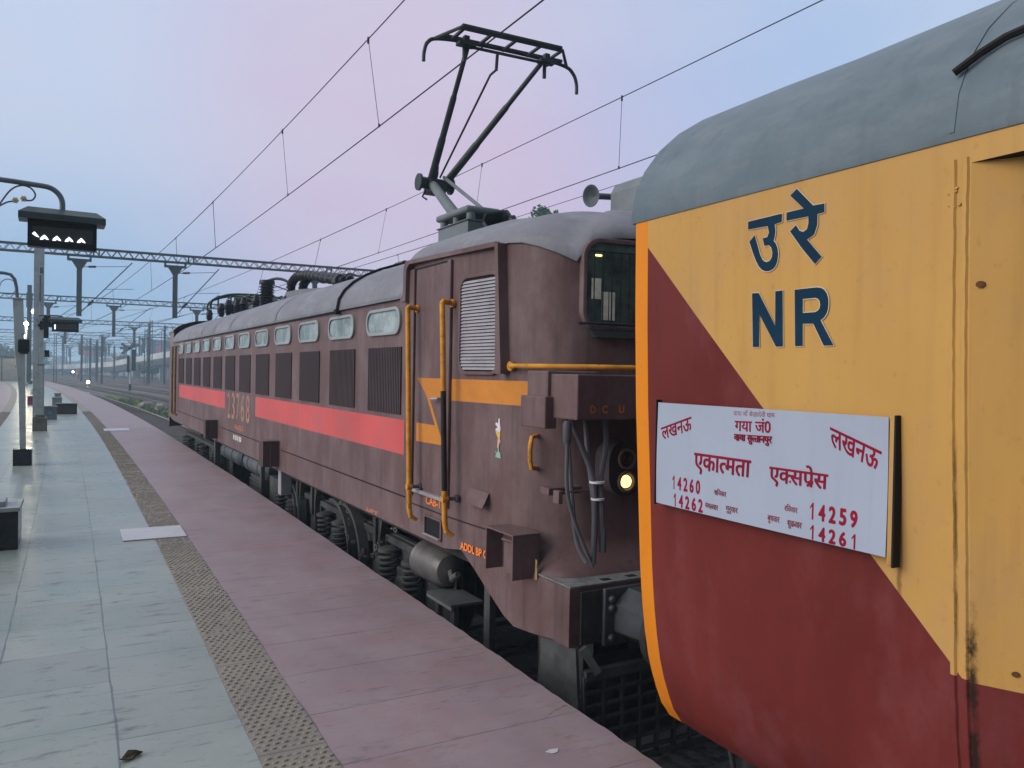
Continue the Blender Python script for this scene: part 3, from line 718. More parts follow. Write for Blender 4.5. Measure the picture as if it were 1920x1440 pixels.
# louvred grilles and the row of oval windows above them
for k in range(12):
    s0 = -7.54+1.235*k; mb = MB(); mb.prism([(s0, 1.362), (s0+.845, 1.362), (s0+.845, 1.956), (s0, 1.956)], lf, .001, .004)
    ns_ = 21
    for i in range(ns_):
        a = s0+.845*(i+.25)/ns_; w = .845/ns_*.55; mb.box(-.012, -.004, a, a+w, 1.364, 1.954, 1)
    mb.build('grille', [m_gril, m_slat, m_brn], loco, DZ)
    w0 = s0+.02; mb = MB(); P = rrect(w0, w0+.86, 2.066, 2.314, .115)
    mb.ring(P, rrect(w0+.030, w0+.830, 2.096, 2.284, .09), lf, .001, .024)
    fr = mb.build('window', m_wfr, loco, DZ, bevel=.006)
    mb = MB(); mb.prism(rrect(w0+.026, w0+.834, 2.094, 2.286, .075), lf, .001, .007); mb.build('pane', m_gren, fr)
# running number painted in the stripe gap
mb = MB(); g = [glyphs(c) for c in "23768"]
for i, c in enumerate(g):
    u = .52-i*.395; letter(mb, c, ((u, .875), (u-.27, .875), (u-.27, 1.325), (u, 1.325)), lf, 0, .002, .012)
mb.build('running_number', mat('faded_orange_lettering', (.36, .195, .12), .5, var=.3, scale=5, c2=(.20, .135, .13), amt=.95, th=(.45, .6), fine=False), loco, DZ)
mb = MB(); letter(mb, glyphs("WAG-5"), ((-.15, .71), (-.85, .71), (-.85, .805), (-.15, .805)), lf, 0, .002, .03)
mb.build('small_lettering', mat('faded_small_orange', (.45, .17, .10), .6, var=.3, scale=9, fine=False), loco, DZ)
mb = MB(); letter(mb, glyphs("LIFT"), ((-6.70, .392), (-7.02, .392), (-7.02, .428), (-6.70, .428)), lf, 0, .002, .05); mb.build('small_lettering', mat('faded_small_orange', (.45, .17, .10), .6, var=.3, scale=9, fine=False), loco, DZ)
mb = MB(); letter(mb, glyphs("1010"), ((-.05, .535), (-.72, .535), (-.72, .625), (-.05, .625)), lf, 0, .002, .05); mb.build('small_lettering', m_wht, loco, DZ)
mb = MB(); letter(mb, glyphs("CAB-1"), ((-8.10, .672), (-8.37, .672), (-8.37, .742), (-8.10, .742)), lf, 0, .002, .03); mb.build('cab_lettering', m_olet, loco, DZ)
mb = MB(); letter(mb, glyphs("ADDL BP CO"), ((-8.72, .425), (-9.15, .425), (-9.15, .485), (-8.72, .485)), cfn, 0, .006, .05); mb.build('pipe_lettering', m_olet, loco, DZ)
# cab door, jambs, sill, zigzag, drip moulding, louvre window
mb = MB(); mb.prism([(-8.45, .79), (-7.85, .79), (-7.85, 2.585), (-8.45, 2.585)], lf, .001, .007, 0)
for a, b, c, d in ((-7.852, -7.836, .77, 2.60), (-8.464, -8.45, .77, 2.60), (-8.464, -7.836, 2.586, 2.602)): mb.box(-.0035, .002, a, b, c, d, 1)
dr = mb.build('cab_door', [m_brn, m_gril], loco, DZ)
mb = MB(); mb.box(-.035, -.001, -8.50, -7.82, .745, .772); mb.build('door_sill', m_alu, dr)
mb = MB(); mb.tube([(-.008, -8.40, 1.535), (-.05, -8.40, 1.535), (-.055, -8.33, 1.53), (-.05, -8.27, 1.525)], .011, 6); mb.build('handle', m_alu, dr)
mb = MB(); Z = [(-7.90, 1.69), (-8.4495, 1.69), (-8.4495, 1.526), (-8.16, 1.526), (-8.43, 1.172), (-7.90, 1.165), (-7.90, 1.318), (-8.27, 1.318), (-8.08, 1.56)]
mb.prism(Z, lf, .0072, .009); mb.prism([(-8.455, 1.19), (-8.455, 1.135), (-8.50, 1.135)], lf, .002, .0035); mb.build('painted_zigzag', m_org, dr)
mb = MB()
for a, b in ((-7.83, -7.73), (-8.53, -8.47)): mb.box(-.022, .003, a, b, .70, 2.60)
mb.build('door_jamb', m_brn, loco, DZ, bevel=.008)
mb = MB()
mb.prism([(-7.66, 2.36), (-7.655, 2.33), (-7.60, 2.345), (-7.69, 2.42), (-7.70, 2.63), (-7.76, 2.675), (-9.2, 2.65), (-9.24, 2.60), (-9.245, 2.63), (-9.21, 2.672), (-7.74, 2.70), (-7.66, 2.65)][::-1] if False else [(-7.60, 2.335), (-7.72, 2.335), (-7.735, 2.60), (-7.79, 2.64), (-9.20, 2.612), (-9.20, 2.645), (-7.72, 2.675), (-7.675, 2.63), (-7.665, 2.40), (-7.60, 2.352)], cfn, .0, .055)
mb.prism([(-9.215, 2.63), (-9.255, 2.63), (-9.315, 1.735), (-9.25, 1.735), (-9.235, 2.4)], cfn, .0, .075)
mb.build('drip_moulding', m_brn, loco, DZ, bevel=.006)
mb = MB(); P = rrect(-9.215, -8.655, 1.725, 2.455, .10); mb.ring(P, rrect(-9.19, -8.68, 1.75, 2.43, .085), cfn, .0, .022, 0)
lw = mb.build('louvre_window', m_brn, loco, DZ, bevel=.004)
mb = MB(); mb.prism(rrect(-9.19, -8.68, 1.75, 2.43, .085), cfn, .002, .004, 0)
for i in range(27):
    z = 1.762+i*.0243; e = .05*(1-math.sqrt(max(0, 1-((abs(z+.01-2.09)-.255)/.085)**2))) if abs(z+.01-2.09) > .255 else 0
    a, b = -9.186+e, -8.684-e; ta, tb = cfn(a, z, 0)[0], cfn(b, z, 0)[0]
    mb.add([(ta-.018, a, z), (tb-.018, b, z), (tb-.006, b, z+.019), (ta-.006, a, z+.019), (ta-.004, a, z), (tb-.004, b, z)], [(0, 1, 2, 3), (0, 4, 5, 1)], 1)
mb.build('slats', [m_gril, m_louv], lw)
for k, (s_, lean) in enumerate(((-7.905, .10), (-8.575, .11))):
    t1 = -.105; R = [(t1, s_-lean*(2.27-z)/1.7, z) for z in (2.265, 2.0, 1.6, 1.55, 1.2, .86, .83, .78, .62)]
    mb = MB(); top = [(.0, s_+.02, 2.262), (-.07, s_+.012, 2.27), (-.097, s_+.004, 2.272)]
    mb.tube(top+R[:3], .021, 10, 0); mb.tube(R[2:6], .0215 if k else .021, 10, 1 if k else 0); mb.tube(R[5:], .021, 10, 0)
    zb = R[-1]; mb.tube([zb, (t1+.01, zb[1]-.012, .56), (t1+.06, zb[1]-.02, .53)], [.021, .02, .014], 10, 0)
    mb.rev((0, s_+.02, 2.262), (-1, 0, 0), [(0, 0), (0, .032), (.02, .032), (.021, 0)], 12)
    zz = .80; sy = s_-lean*(2.27-zz)/1.7; mb.cyl((.0, sy-.01, zz), (t1-.02, sy, zz), .015, m=2); mb.rev((.0, sy-.01, zz), (-1, 0, 0), [(0, .03), (.02, .03), (.021, 0)], 10, 2); mb.rev((t1-.022, sy, zz), (1, 0, 0), [(0, 0), (0, .027), (.045, .027), (.046, 0)], 10)
    mb.build('handrail', [m_hand, mat('worn_black_rail', (.018, .015, .014), .5, c2=(.4, .2, .03), amt=.8, th=(.62, .7), scale=8), m_cable], loco, DZ)
for s_ in (7.02, 7.6):
    mb = MB(); mb.tube([(0, s_, 2.25), (-.07, s_, 2.26), (-.075, s_, 1.4), (-.075, s_, .62), (-.03, s_, .55)], .026, 8); mb.build('handrail', mat('dull_rail_paint', (.20, .13, .045), .6, var=.3, scale=6, c2=(.06, .04, .03), amt=.9), loco, DZ)
# step cut-out, flap, hose box, side boxes
mb = MB(); mb.prism(rrect(-8.405, -8.10, .435, .575, .012), lf, .001, .003, 0); mb.ring(rrect(-8.42, -8.085, .42, .588, .02), rrect(-8.40, -8.105, .437, .573, .012), lf, .0, .014, 1)  # flat black panel paints the shaded depth of the step hole
mb.box(-.03, -.012, -8.405, -8.10, .432, .442, 2); mb.build('footstep_opening', [m_black, m_brn, m_alu], loco, DZ)
mb = MB(); mb.add([(.012, -8.86, .905), (.035, -9.10, .895), (-.005, -9.12, .835), (-.02, -9.10, .79), (-.03, -8.87, .80), (-.018, -8.86, .86)], [(0, 1, 2, 5), (5, 2, 3, 4), (0, 5, 4), (1, 3, 2)])
mb.build('hinged_flap', m_brn, loco, DZ)
mb = MB(); d_ = .105
mb.box(-d_, .10, -9.685, -9.32, .705, .718); mb.box(-d_, .05, -9.333, -9.32, .43, .704); mb.box(-d_, .10, -9.685, -9.672, .43, .704); mb.box(.02, .045, -9.671, -9.334, .43, .704)
hb = mb.build('hose_box', m_brn, loco, DZ, bevel=.003)
mb = MB(); mb.box(-.045, .015, -9.57, -9.47, .44, .64); mb.cyl((-.05, -9.60, .43), (-.05, -9.60, .66), .016); mb.cyl((-.05, -9.46, .65), (-.05, -9.60, .655), .011); mb.build('isolating_cock', m_brn, hb)
mb = MB(); mb.prism([(-9.715, .43), (-9.745, .435), (-9.742, .555), (-9.722, .565)], lambda u, v, d: (.046-d, u, v), .002, .004); mb.build('paint_scrape', mat('ochre_scrape', (.33, .24, .12), .7, c2=(.15, .1, .08), amt=.9), loco, DZ)
for s_ in (1.45, -3.24):
    mb = MB(); mb.box(-.215, -.001, s_, s_+.24, .43, .765); mb.box(-.222, -.001, s_-.01, s_+.25, .766, .776, 1); mb.box(-.12, -.113, s_-.004, s_-.0001, .44, .76, 1); mb.build('sandbox_cover', [mat('dark_brown_paint', (.07, .045, .045), .5), m_brn], loco, DZ, bevel=.004)
for s_ in (1.75, -3.0): pass
# faded sticker on the cab side
mb = MB()
cl = [mat('sticker_white', (.55, .52, .56), .5, fine=False), mat('sticker_yellow', (.55, .40, .10), .5, fine=False), mat('sticker_salmon', (.50, .30, .22), .5, fine=False), mat('sticker_green', (.22, .38, .31), .5, fine=False)]
def st_(P, m, d): mb.prism([(-9.20-u*.0115, 1.302-v*.0115) for u, v in P], cfn, d, d+.0006, m)
st_([(-.5, -10.5), (.8, -11), (1, -8), (2, -5), (1.5, -3), (.2, -2.5), (-3.5, -3.5), (-3.2, -4.5), (-1.2, -5.5), (-3.6, -7), (-3.3, -8.2), (-.6, -8)], 0, .003)
st_([(-3.4, -3), (1.8, -3), (1.7, .5), (-.5, .8), (-1.6, -.4)], 1, .004); st_([(-.6, .8), (1.5, .8), (2.4, 3), (1.2, 4), (.3, 7), (-1.2, 7), (-.9, 3)], 2, .0046)
st_([(.4, 5.5), (1, 9), (2.4, 10), (2.8, 13), (-3, 12.6), (-2, 11), (-3.2, 8.6), (-1.4, 10), (-.4, 9)], 3, .0052)
mb.build('torn_sticker', cl, loco, DZ)
# cab front: windscreen, rail, jumper box, lamps
def ff(u, v, d): # front plane: u = t, v = z, d out (towards -s)
    return (u, -9.707-.128*u-d, v)
for u0, u1, first in ((.335, 1.40, True), (1.70, 2.765, False)):
    g_ = ff if first else (lambda u, v, d: (u, -9.707-.128*(2*LW-u)-d, v))
    mb = MB(); P = rrect(u0, u1, 2.03, 2.635, .13, 8); mb.ring(P, rrect(u0+.032, u1-.032, 2.06, 2.60, .10, 8), g_, -.05, .024)
    wf = mb.build('windscreen', m_brn if first else m_brn, loco, DZ, bevel=.008)
    mb = MB(); mb.prism(rrect(u0+.03, u1-.03, 2.058, 2.602, .10, 8), g_, -.03, .010, 0); mb.build('pane', mat('windscreen_glass', (.045, .07, .064), .12, var=.5, scale=2.5, c2=(.10, .14, .125), amt=.8, th=(.4, .6), fine=False), wf)
    mb = MB()
    for i in range(9):
        u = u0+.075+i*(u1-u0-.15)/14; mb.tube([g_(u, 2.07, .03), g_(u, 2.54, .03)], .0045, 6)
    mb.tube([g_(u0+.04, 2.545, .032), g_(u1-.04, 2.545, .032)], .006, 6); mb.tube([g_(u0-.03, 2.07, .03), g_(u0+.04, 2.075, .045), g_(u1-.03, 2.075, .045)], .010, 6); mb.build('window_bars', m_insul, wf)
    if first:
        mb = MB(); mb.prism([(.402, 2.235), (.472, 2.235), (.472, 2.37), (.402, 2.37)], g_, .0135, .0145); mb.prism([(.48, 2.10), (.527, 2.10), (.527, 2.285), (.48, 2.285)], g_, .0135, .0145); mb.prism([(.535, 2.10), (.577, 2.10), (.577, 2.285), (.535, 2.285)], g_, .0135, .0145)
        mb.build('paper_notice', mat('cream_paper', (.72, .76, .62), .7, var=.2, scale=12, c2=(.5, .5, .4), amt=.6), wf)
        mb = MB(); mb.prism(rrect(.418, .472, 2.513, 2.525, .006, 2), g_, .0135, .02); mb.build('cab_light', emit('cab_light_glow', (1, .85, .35), 2.2), wf)
    mb = MB(); mb.prism([(u0+.05, 2.029), (u1-.05, 2.029), (u1-.09, 1.985), (u0+.09, 1.985)], g_, -.1, .04); mb.build('window_ledge', mat('dark_teal_paint', (.045, .06, .06), .5), wf)
mb = MB(); pth = [(.055, -9.36, 1.79), (.02, -9.40, 1.79), (.12, -9.62, 1.79), (.30, -9.86, 1.79), (.6, -9.97, 1.79), (1.1, -10.02, 1.79), (2.0, -10.02, 1.79), (2.8, -9.86, 1.79), (3.05, -9.4, 1.79)]
mb.tube(pth, .017, 10); mb.rev((.06, -9.35, 1.79), (-1, -.2, 0), [(0, 0), (0, .033), (.02, .033), (.021, 0)], 10); mb.build('front_handrail', m_hand, loco, DZ)
mb = MB(); mb.tube([(.15, -9.545, 1.335), (.09, -9.575, 1.325), (.075, -9.58, 1.27), (.075, -9.58, 1.18), (.09, -9.575, 1.125), (.15, -9.545, 1.115)], .016, 8); mb.build('grab_handle', m_hand, loco, DZ)
mb = MB(); mb.box(-.005, 1.25, -10.22, -9.80, 1.475, 1.742); mb.box(-.03, .35, -9.94, -9.70, 1.50, 1.76); mb.box(-.065, .02, -9.97, -9.68, 1.41, 1.605); jb = mb.build('jumper_box', m_brn, loco, DZ, bevel=.008)
mb = MB(); jf = lambda u, v, d: (u, -10.222-d, v)
for c_, u in (('D', .085), ('C', .172), ('U', .295)): letter(mb, glyphs(c_), ((u, 1.515), (u+.04, 1.515), (u+.04, 1.562), (u, 1.562)), jf, 0, .001, .04)
mb.build('box_lettering', mat('faint_orange', (.55, .15, .05), .6, fine=False), jb)
def sm(P, n=8):
    out = []
    for i in range(len(P)-1):
        p0, p1, p2, p3 = [Vector(P[max(0, min(len(P)-1, i+k))]) for k in (-1, 0, 1, 2)]
        for j in range(n):
            t = j/n; out.append(.5*((2*p1)+(p2-p0)*t+(2*p0-5*p1+4*p2-p3)*t*t+(3*p1-p0-3*p2+p3)*t**3))
    return out+[Vector(P[-1])]
for q, r_ in (([(-.03, -10.16, 1.47), (-.036, -10.17, 1.30), (-.036, -10.18, 1.067), (.02, -10.19, .87), (.143, -10.2, .61)], .012), ([(.02, -10.12, 1.47), (.085, -10.15, 1.31), (.143, -10.18, 1.13), (.157, -10.19, .93), (.145, -10.2, .63)], .017),
              ([(.142, -10.1, 1.47), (.148, -10.12, 1.28), (.158, -10.15, 1.1), (.168, -10.17, .93), (.155, -10.19, .66)], .017), ([(.275, -10.12, 1.47), (.258, -10.15, 1.32), (.2, -10.18, 1.12), (.196, -10.2, .93), (.215, -10.2, .70)], .018), ([(.07, -10.0, 1.47), (.075, -10.05, 1.1), (.105, -10.08, .75), (.135, -10.15, .62)], .015)):
    mb = MB(); mb.tube(sm(q), r_, 8); mb.build('jumper_cable', m_cable, loco, DZ)
for z, u, w in ((1.10, .172, .047), (1.0, .178, .042)):
    mb = MB(); mb.rev((u, -10.185, z), (0, 0, 1), [(0, .0), (0, w), (.012, w), (.012, 0)], 10); mb.build('cable_tie', m_wht, loco, DZ)
mb = MB(); mb.rev((.212, -10.2, .69), (0, 0, 1), [(0, 0), (0, .022), (.15, .022), (.15, 0)], 10, 1); mb.build('cable_sleeve', [m_wht, m_cable], loco, DZ)
mb = MB(); mb.rev((-.03, -10.16, 1.33), (0, 0, 1), [(0, 0), (0, .018), (.02, .026), (.12, .028), (.14, .018), (.14, 0)], 10, 1)
mb.build('cable_gland', [m_wht, m_cable], loco, DZ)
mb = MB(); mb.box(-.075, -.045, -10.15, -10.09, .985, 1.06); mb.box(.05, .30, -9.85, -9.75, .985, 1.03); mb.tube([(-.06, -10.13, 1.05), (.05, -10.13, 1.05), (.3, -10.09, 1.045)], .006, 6); mb.build('cable_bracket', m_brn, loco, DZ, bevel=.003)
for tc_ in (.565, 2*LW-.565):
    hl = lambda u, v, d: (u, -9.86-d, v)
    mb = MB(); mb.prism(rrect(tc_-.135, tc_+.135, .965, 1.325, .13, 8), hl, -.05, .10); lh = mb.build('marker_lamp', mat('dark_lamp_housing', (.05, .04, .042), .5), loco, DZ, bevel=.02)
    for z, mm_, nm in ((1.205, mat('red_lens', (.06, .012, .012), .15, fine=False), 'red_lens'), (1.06, emit('lit_lamp', (1, .70, .24), 2.4) if tc_ < 1 else mat('clear_lens', (.2, .2, .2), .1), 'white_lens')):
        mb = MB(); mb.rev((tc_, -9.957, z), (0, -1, 0), [(0, .068), (.022, .068), (.022, .055), (.008, .05)], 20, 1); mb.rev((tc_, -9.96, z), (0, -1, 0), [(0, .042), (.012, .038), (.02, .026), (.024, 0)], 20, 0)
        mb.build(nm, [mm_, mat('lamp_ring', (.16, .12, .10), .4)], lh)
# headstock, buffers, cattle guard
mb = MB(); mb.box(.043, 3.057, -10.11, -9.94, .115, .465, 0); mb.box(.05, 3.05, -10.105, -9.72, .4655, .474, 1); mb.box(.12, 2.98, -10.125, -10.111, .125, .44, 3)
for a in (.32, .52, .75): mb.box(a, a+.07, -10.07, -10.02, .4745, .4755, 2)
mb.build('headstock', [mat('grimy_brown', (.105, .068, .067), .6, var=.3, c2=(.035, .03, .028), amt=.8, scale=2.5, runs=.5), mat('worn_grey_top', (.15, .165, .165), .6, var=.3, c2=(.07, .05, .05), amt=.8, scale=6), m_black, m_dark], loco, DZ, bevel=.01)
for tb in (.57, 2*LW-.57):
    mb = MB(); y0 = -10.125; mb.box(tb-.30, tb+.30, y0-.03, y0-.001, .10, .45)
    def oc(w, h, y): return [(tb+x, y, .275+z) for x, z in ((-w*.55, h), (w*.55, h), (w, h*.45), (w, -h*.55), (w*.5, -h), (-w*.5, -h), (-w, -h*.55), (-w, h*.45))]
    mb.grid([oc(.225, .165, y0-.031), oc(.20, .15, y0-.30), oc(.18, .14, y0-.33)], 0, False, True); mb.add(oc(.18, .14, y0-.33), [tuple(range(8))])
    mb.cyl((tb, y0-.33, .275), (tb, y0-.42, .275), .10, seg=18); mb.rev((tb, y0-.42, .275), (0, -1, 0), [(0, 0), (0, .21), (.02, .23), (.04, .2), (.045, 0)], 24)
    for a in (-.25, .25):
        for z in (.385, .33, .15): mb.rev((tb+a, y0-.03, z), (0, -1, 0), [(0, .026), (.022, .022), (.028, 0)], 6)
    mb.build('buffer', mat('buffer_steel', (.06, .068, .078), .4, .3, var=.25, c2=(.05, .045, .04), amt=.6), loco, DZ, bevel=.008)
mb = MB(); mb.prism([(-9.73, .12), (-10.12, .11), (-10.16, -.25), (-10.16, -.62), (-9.74, -.55)], lambda u, v, d: (.085-d, u, v), -.02, 0)
mb.prism([(-9.73, .12), (-10.12, .11), (-10.16, -.25), (-10.16, -.62), (-9.74, -.55)], lambda u, v, d: (3.015-d, u, v), -.02, 0)
mb.bar((.13, -10.12, .11), (.22, -10.16, -.04), .07, .05); mb.bar((.13, -10.15, -.055), (2.97, -10.15, -.055), .05, .06)
for i in range(6): mb.bar((.13, -10.15, -.16-i*.085), (2.97, -10.15, -.16-i*.085), .03, .018)
for i in range(21): mb.bar((.13+i*.142, -10.152, -.06), (.13+i*.142, -10.152, -.62), .03, .018)
mb.box(.3, 2.8, -10.0, -9.9, -.6, -.05); mb.build('cattle_guard', m_bog, loco, DZ)
# underframe and running gear
mb = MB(); mb.box(.12, 2.98, -9.5, 9.7, .30, .385); mb.box(.95, 2.15, -9.0, 9.4, -.2, .299); mb.build('underframe', m_dark, loco, DZ)
mb = MB()
for a, b in ((2.15, .45), (.05, -1.6)):
    mb.rev((.36, a, .155), (0, -1, 0), [(0, 0), (0, .12), (.06, .19), (a-b-.06, .19), (a-b, .12), (a-b, 0)], 18)
    for q in (.35, .4, 1.1, 1.15): mb.rev((.36, a-q, .155), (0, -1, 0), [(0, .19), (.001, .197), (.03, .197), (.031, .19)], 18)
mb.build('air_reservoir', mat('reservoir_grey', (.10, .115, .125), .4, .2, var=.3, c2=(.05, .05, .05), amt=.5), loco, DZ)
for a, b, z0, z1, t0, t1, m_ in ((-1.75, -2.35, -.35, .12, .22, .9, m_bog), (-.25, -1.2, -.6, -.02, .25, .9, m_bog), (-2.4, -3.1, -.5, .05, .3, .9, m_bog), (2.5, 2.9, -.5, .1, .3, .9, m_bog), (-1.64, -1.72, -.2, .36, .10, .16, m_bog), (2.45, 2.3, -.2, .36, .10, .2, m_bog), (-2.98, -3.14, .02, .40, .05, .2, m_louv)):
    mb = MB(); mb.box(t0, t1, b, a, z0, z1)
    if b == -1.2:
        for i in range(7): mb.box(t0-.03, t0-.001, b+.05, a-.05, z0+.06+i*.07, z0+.10+i*.07)
    mb.build('equipment_box', m_, loco, DZ, bevel=.01)
def bogie(sc, sgn):
    b = None; mb = MB(); ax = [sc+q*2.12 for q in (-1, 0, 1)]
    poly = []
    # side frame plate with arches over the wheels
    lo, hi = sc-3.1, sc+3.1; top = []; n = 62
    for i in range(n+1):
        s_ = lo+(hi-lo)*i/n; top.append((s_, .10-.10*max(0, abs(s_-sc)-2.5)/.6))
    bot = []
    for i in range(n+1):
        s_ = hi-(hi-lo)*i/n; d = min(abs(s_-(a+1.06)) for a in ax[:2]); z = -.52
        if d < .50: z = -.52+.42*math.sqrt(1-(d/.50)**2)
        bot.append((s_, z))
    for t0 in (.36, 2*LW-.42):
        for i in range(n):
            a, c = top[i], top[i+1]; e, f = bot[n-i], bot[n-i-1]
            mb.add([(t0, a[0], a[1]), (t0, c[0], c[1]), (t0, f[0], f[1]), (t0, e[0], e[1]), (t0+.06, a[0], a[1]), (t0+.06, c[0], c[1]), (t0+.06, f[0], f[1]), (t0+.06, e[0], e[1])], [(0, 1, 2, 3), (7, 6, 5, 4), (0, 4, 5, 1), (3, 2, 6, 7)])
    for t0 in (.30, 2*LW-.36):
        mb.box(t0, t0+.06, lo+.2, hi-.2, .02, .09)
        for a in ax:
            mb.box(t0-.03, t0+.08, a-.15, a+.15, -.55, -.15); mb.rev((t0-.03, a, -.33), (-1, 0, 0), [(0, .13), (.03, .13), (.05, .09), (.051, 0)], 14)
    for a in ax: mb.cyl((.5, a, -.29), (2.6, a, -.29), .09, seg=10); mb.box(.95, 2.15, a-.45, a+.45, -.6, .1)
    bg_ = mb.build('bogie', m_bog, loco, DZ, bevel=.006)
    for a in ax:
        for t0, dr_ in ((.62, 1), (2*LW-.62, -1)):
            mb = MB(); mb.rev((t0, a, -.29), (dr_, 0, 0), [(0, 0), (0, .10), (.03, .12), (.05, .40), (.02, .46), (.0, .47), (.0, .535), (.01, .545), (.125, .55), (.13, .58), (.155, .57), (.156, 0)], 32); mb.build('wheel', mat('wheel_steel', (.075, .072, .07), .42, .4, var=.3, c2=(.05, .04, .03), amt=.6), bg_)
    for a in ax:
        for q in (-.27, .33):
            for t0 in (.26, 2*LW-.26):
                mb = MB(); mb.helix((t0, a+q, -.46), .085, .42, 7.5, .0185, 0, 8); mb.rev((t0, a+q, -.04), (0, 0, 1), [(0, 0), (0, .11), (.03, .11), (.05, .05), (.06, 0)], 10); mb.rev((t0, a+q, -.48), (0, 0, 1), [(0, 0), (0, .11), (.02, .11), (.02, 0)], 10); mb.build('spring', m_bog, bg_)
    return bg_
b1 = bogie(-4.85, 1); b2 = bogie(5.0, 1)
# curved wheel guards, chain and brake gear by the near bogie
for s_, r_ in ((-2.72, .60), (-2.98, .56), (-4.98, .60), (-5.35, .62)):
    mb = MB(); mb.grid([[(t_, s_+q*math.cos(a), -.36+q*math.sin(a)) for t_, q in ((.20, r_-.045), (.20, r_), (.31, r_), (.31, r_-.045))] for a in [PI*(.42+.62*i/14) for i in range(15)]], 0, False, True)
    mb.build('wheel_guard', m_bog, loco, DZ, bevel=.004)
for s_, z0, w in ((-4.05, -.5, .16), (-6.35, -.5, .16), (-3.35, -.4, .12)):
    mb = MB(); mb.prism([(s_-w, .30), (s_+w, .30), (s_+w*.5, .05), (s_+w*.8, z0), (s_-w*.8, z0), (s_-w*.5, .05)], lambda u, v, d: (d, u, v), .24, .30); mb.box(.21, .239, s_-.03, s_+.03, -.1, .25); mb.build('hanger_bracket', m_bog, loco, DZ, bevel=.006)
mb = MB(); mb.bar((.17, -3.0, -.30), (.17, -7.3, -.47), .06, .10); mb.build('pull_rod', m_bog, loco, DZ)
mb = MB()
for i in range(22):
    p = i/21; c = Vector((.2+.05*math.sin(i), -5.35-1.5*p, .26-.42*math.sin(PI*min(1, p*1.05))**.8-.05*p)); mb.rev(c, (math.sin(i*1.57), .3, math.cos(i*1.57)), [(-.008, .028), (.008, .028), (.008, .014), (-.008, .014), (-.008, .028)], 8)
mb.build('chain', mat('chain_steel', (.12, .115, .11), .45, .5), loco, DZ)
mb = MB(); mb.rev((.32, -7.42, .05), (.0, -1, 0), [(0, 0), (0, .17), (.03, .185), (.06, .17), (.42, .17), (.50, .13), (.53, .05), (.54, 0)], 24); mb.tube(sm([(.3, -7.96, .05), (.26, -8.08, .02), (.2, -8.2, .06), (.2, -8.3, .12)]), .025, 8); mb.build('brake_cylinder', m_tank, loco, DZ)
mb = MB(); mb.rev((.28, -2.55, .20), (.0, -1, 0), [(0, 0), (0, .10), (.14, .10), (.15, .07), (.3, .06), (.301, 0)], 16); mb.cyl((.2, -2.85, .1), (.2, -3.1, .16), .025); mb.build('brake_cylinder', m_tank, loco, DZ)
mb = MB(); mb.box(.13, .42, -8.33, -7.85, -.135, -.115, 0); mb.box(.13, .15, -8.33, -7.85, -.16, -.134, 1); mb.bar((.2, -8.25, -.12), (.2, -8.25, -.7), .07, .04, 0); mb.bar((.2, -7.95, -.12), (.2, -7.95, -.7), .07, .04, 0); mb.box(.13, .4, -8.33, -7.85, -.56, -.54); mb.build('footstep', [mat('footstep_plate', (.13, .14, .14), .4, .4, var=.3, c2=(.06, .06, .055), amt=.5), m_alu], loco, DZ)
mb = MB(); mb.bar((.25, -8.75, .25), (.25, -8.75, -.8), .09, .05); mb.build('guard_iron', m_bog, loco, DZ)
mb = MB(); mb.bar((.6, -9.0, .2), (.6, -9.0, -.8), .12, .06); mb.build('guard_iron', m_bog, loco, DZ); mb = MB(); mb.box(.6, .9, -9.6, -9.1, -.5, .1); mb.tube(sm([(.15, -9.68, .0), (.1, -9.72, -.3), (.05, -9.9, -.6), (.1, -10.2, -.55)]), .02, 8); mb.build('guard_iron', m_bog, loco, DZ)
# ------------------------------------------------------------------ roof equipment of the locomotive
# raised single-arm pantograph (near end)
PT = 1.62
mb = MB(); mb.box(1.39, 1.80, -6.0, -5.2, 2.97, 3.46); mb.box(1.37, 1.82, -6.02, -5.18, 3.46, 3.475); pan = mb.build('pantograph', m_pgrey, loco, DZ, bevel=.012)
mb = MB(); mb.box(1.37, 1.82, -6.0, -5.15, 3.555, 3.635)
for a in (-5.95, -5.6, -5.25): mb.cyl((1.45, a, 3.47), (1.45, a, 3.56), .05); mb.cyl((1.74, a, 3.47), (1.74, a, 3.56), .05)
mb.build('base_frame', m_pgrey, pan, bevel=.03)
mb = MB(); mb.tube([(PT-.06, -5.45, 3.55), (PT-.05, -4.62, 4.15)], [.075, .06], 12); mb.tube([(PT+.16, -5.75, 3.62), (PT+.06, -4.72, 4.24)], .024, 8); mb.build('lower_arm', m_pgrey, pan)
mb = MB(); mb.cyl((PT-.20, -4.55, 4.18), (PT+.22, -4.55, 4.18), .075); mb.cyl((PT-.23, -4.55, 4.18), (PT-.20, -4.55, 4.18), .11); mb.cyl((PT+.22, -4.55, 4.18), (PT+.25, -4.55, 4.18), .11)
mb.box(PT-.10, PT+.12, -4.66, -4.44, 4.05, 4.22); mb.bar((PT, -4.55, 4.25), (PT+.02, -4.55, 4.34), .05, .07); mb.tube([(PT-.02, -4.58, 4.3), (PT-.02, -4.6, 4.4), (PT+.03, -4.6, 4.4), (PT+.03, -4.58, 4.3)], .012, 6)
mb.tube([(PT-.1, -4.5, 4.1), (PT-.12, -4.45, 4.02), (PT-.08, -4.5, 3.98)], .014, 6); mb.build('knee_joint', m_pan, pan, bevel=.01)
mb = MB()
for e0, e1 in ((-.06, -.40), (.16, .54)):
    p, q = Vector((PT+e0, -4.58, 4.22)), Vector((PT+e1, -6.25, 5.27+.03*e1)); P = [p+(q-p)*k for k in (0, .34, .36, .66, .68, 1)]; mb.tube(P, [.05, .047, .04, .038, .030, .028], 10)
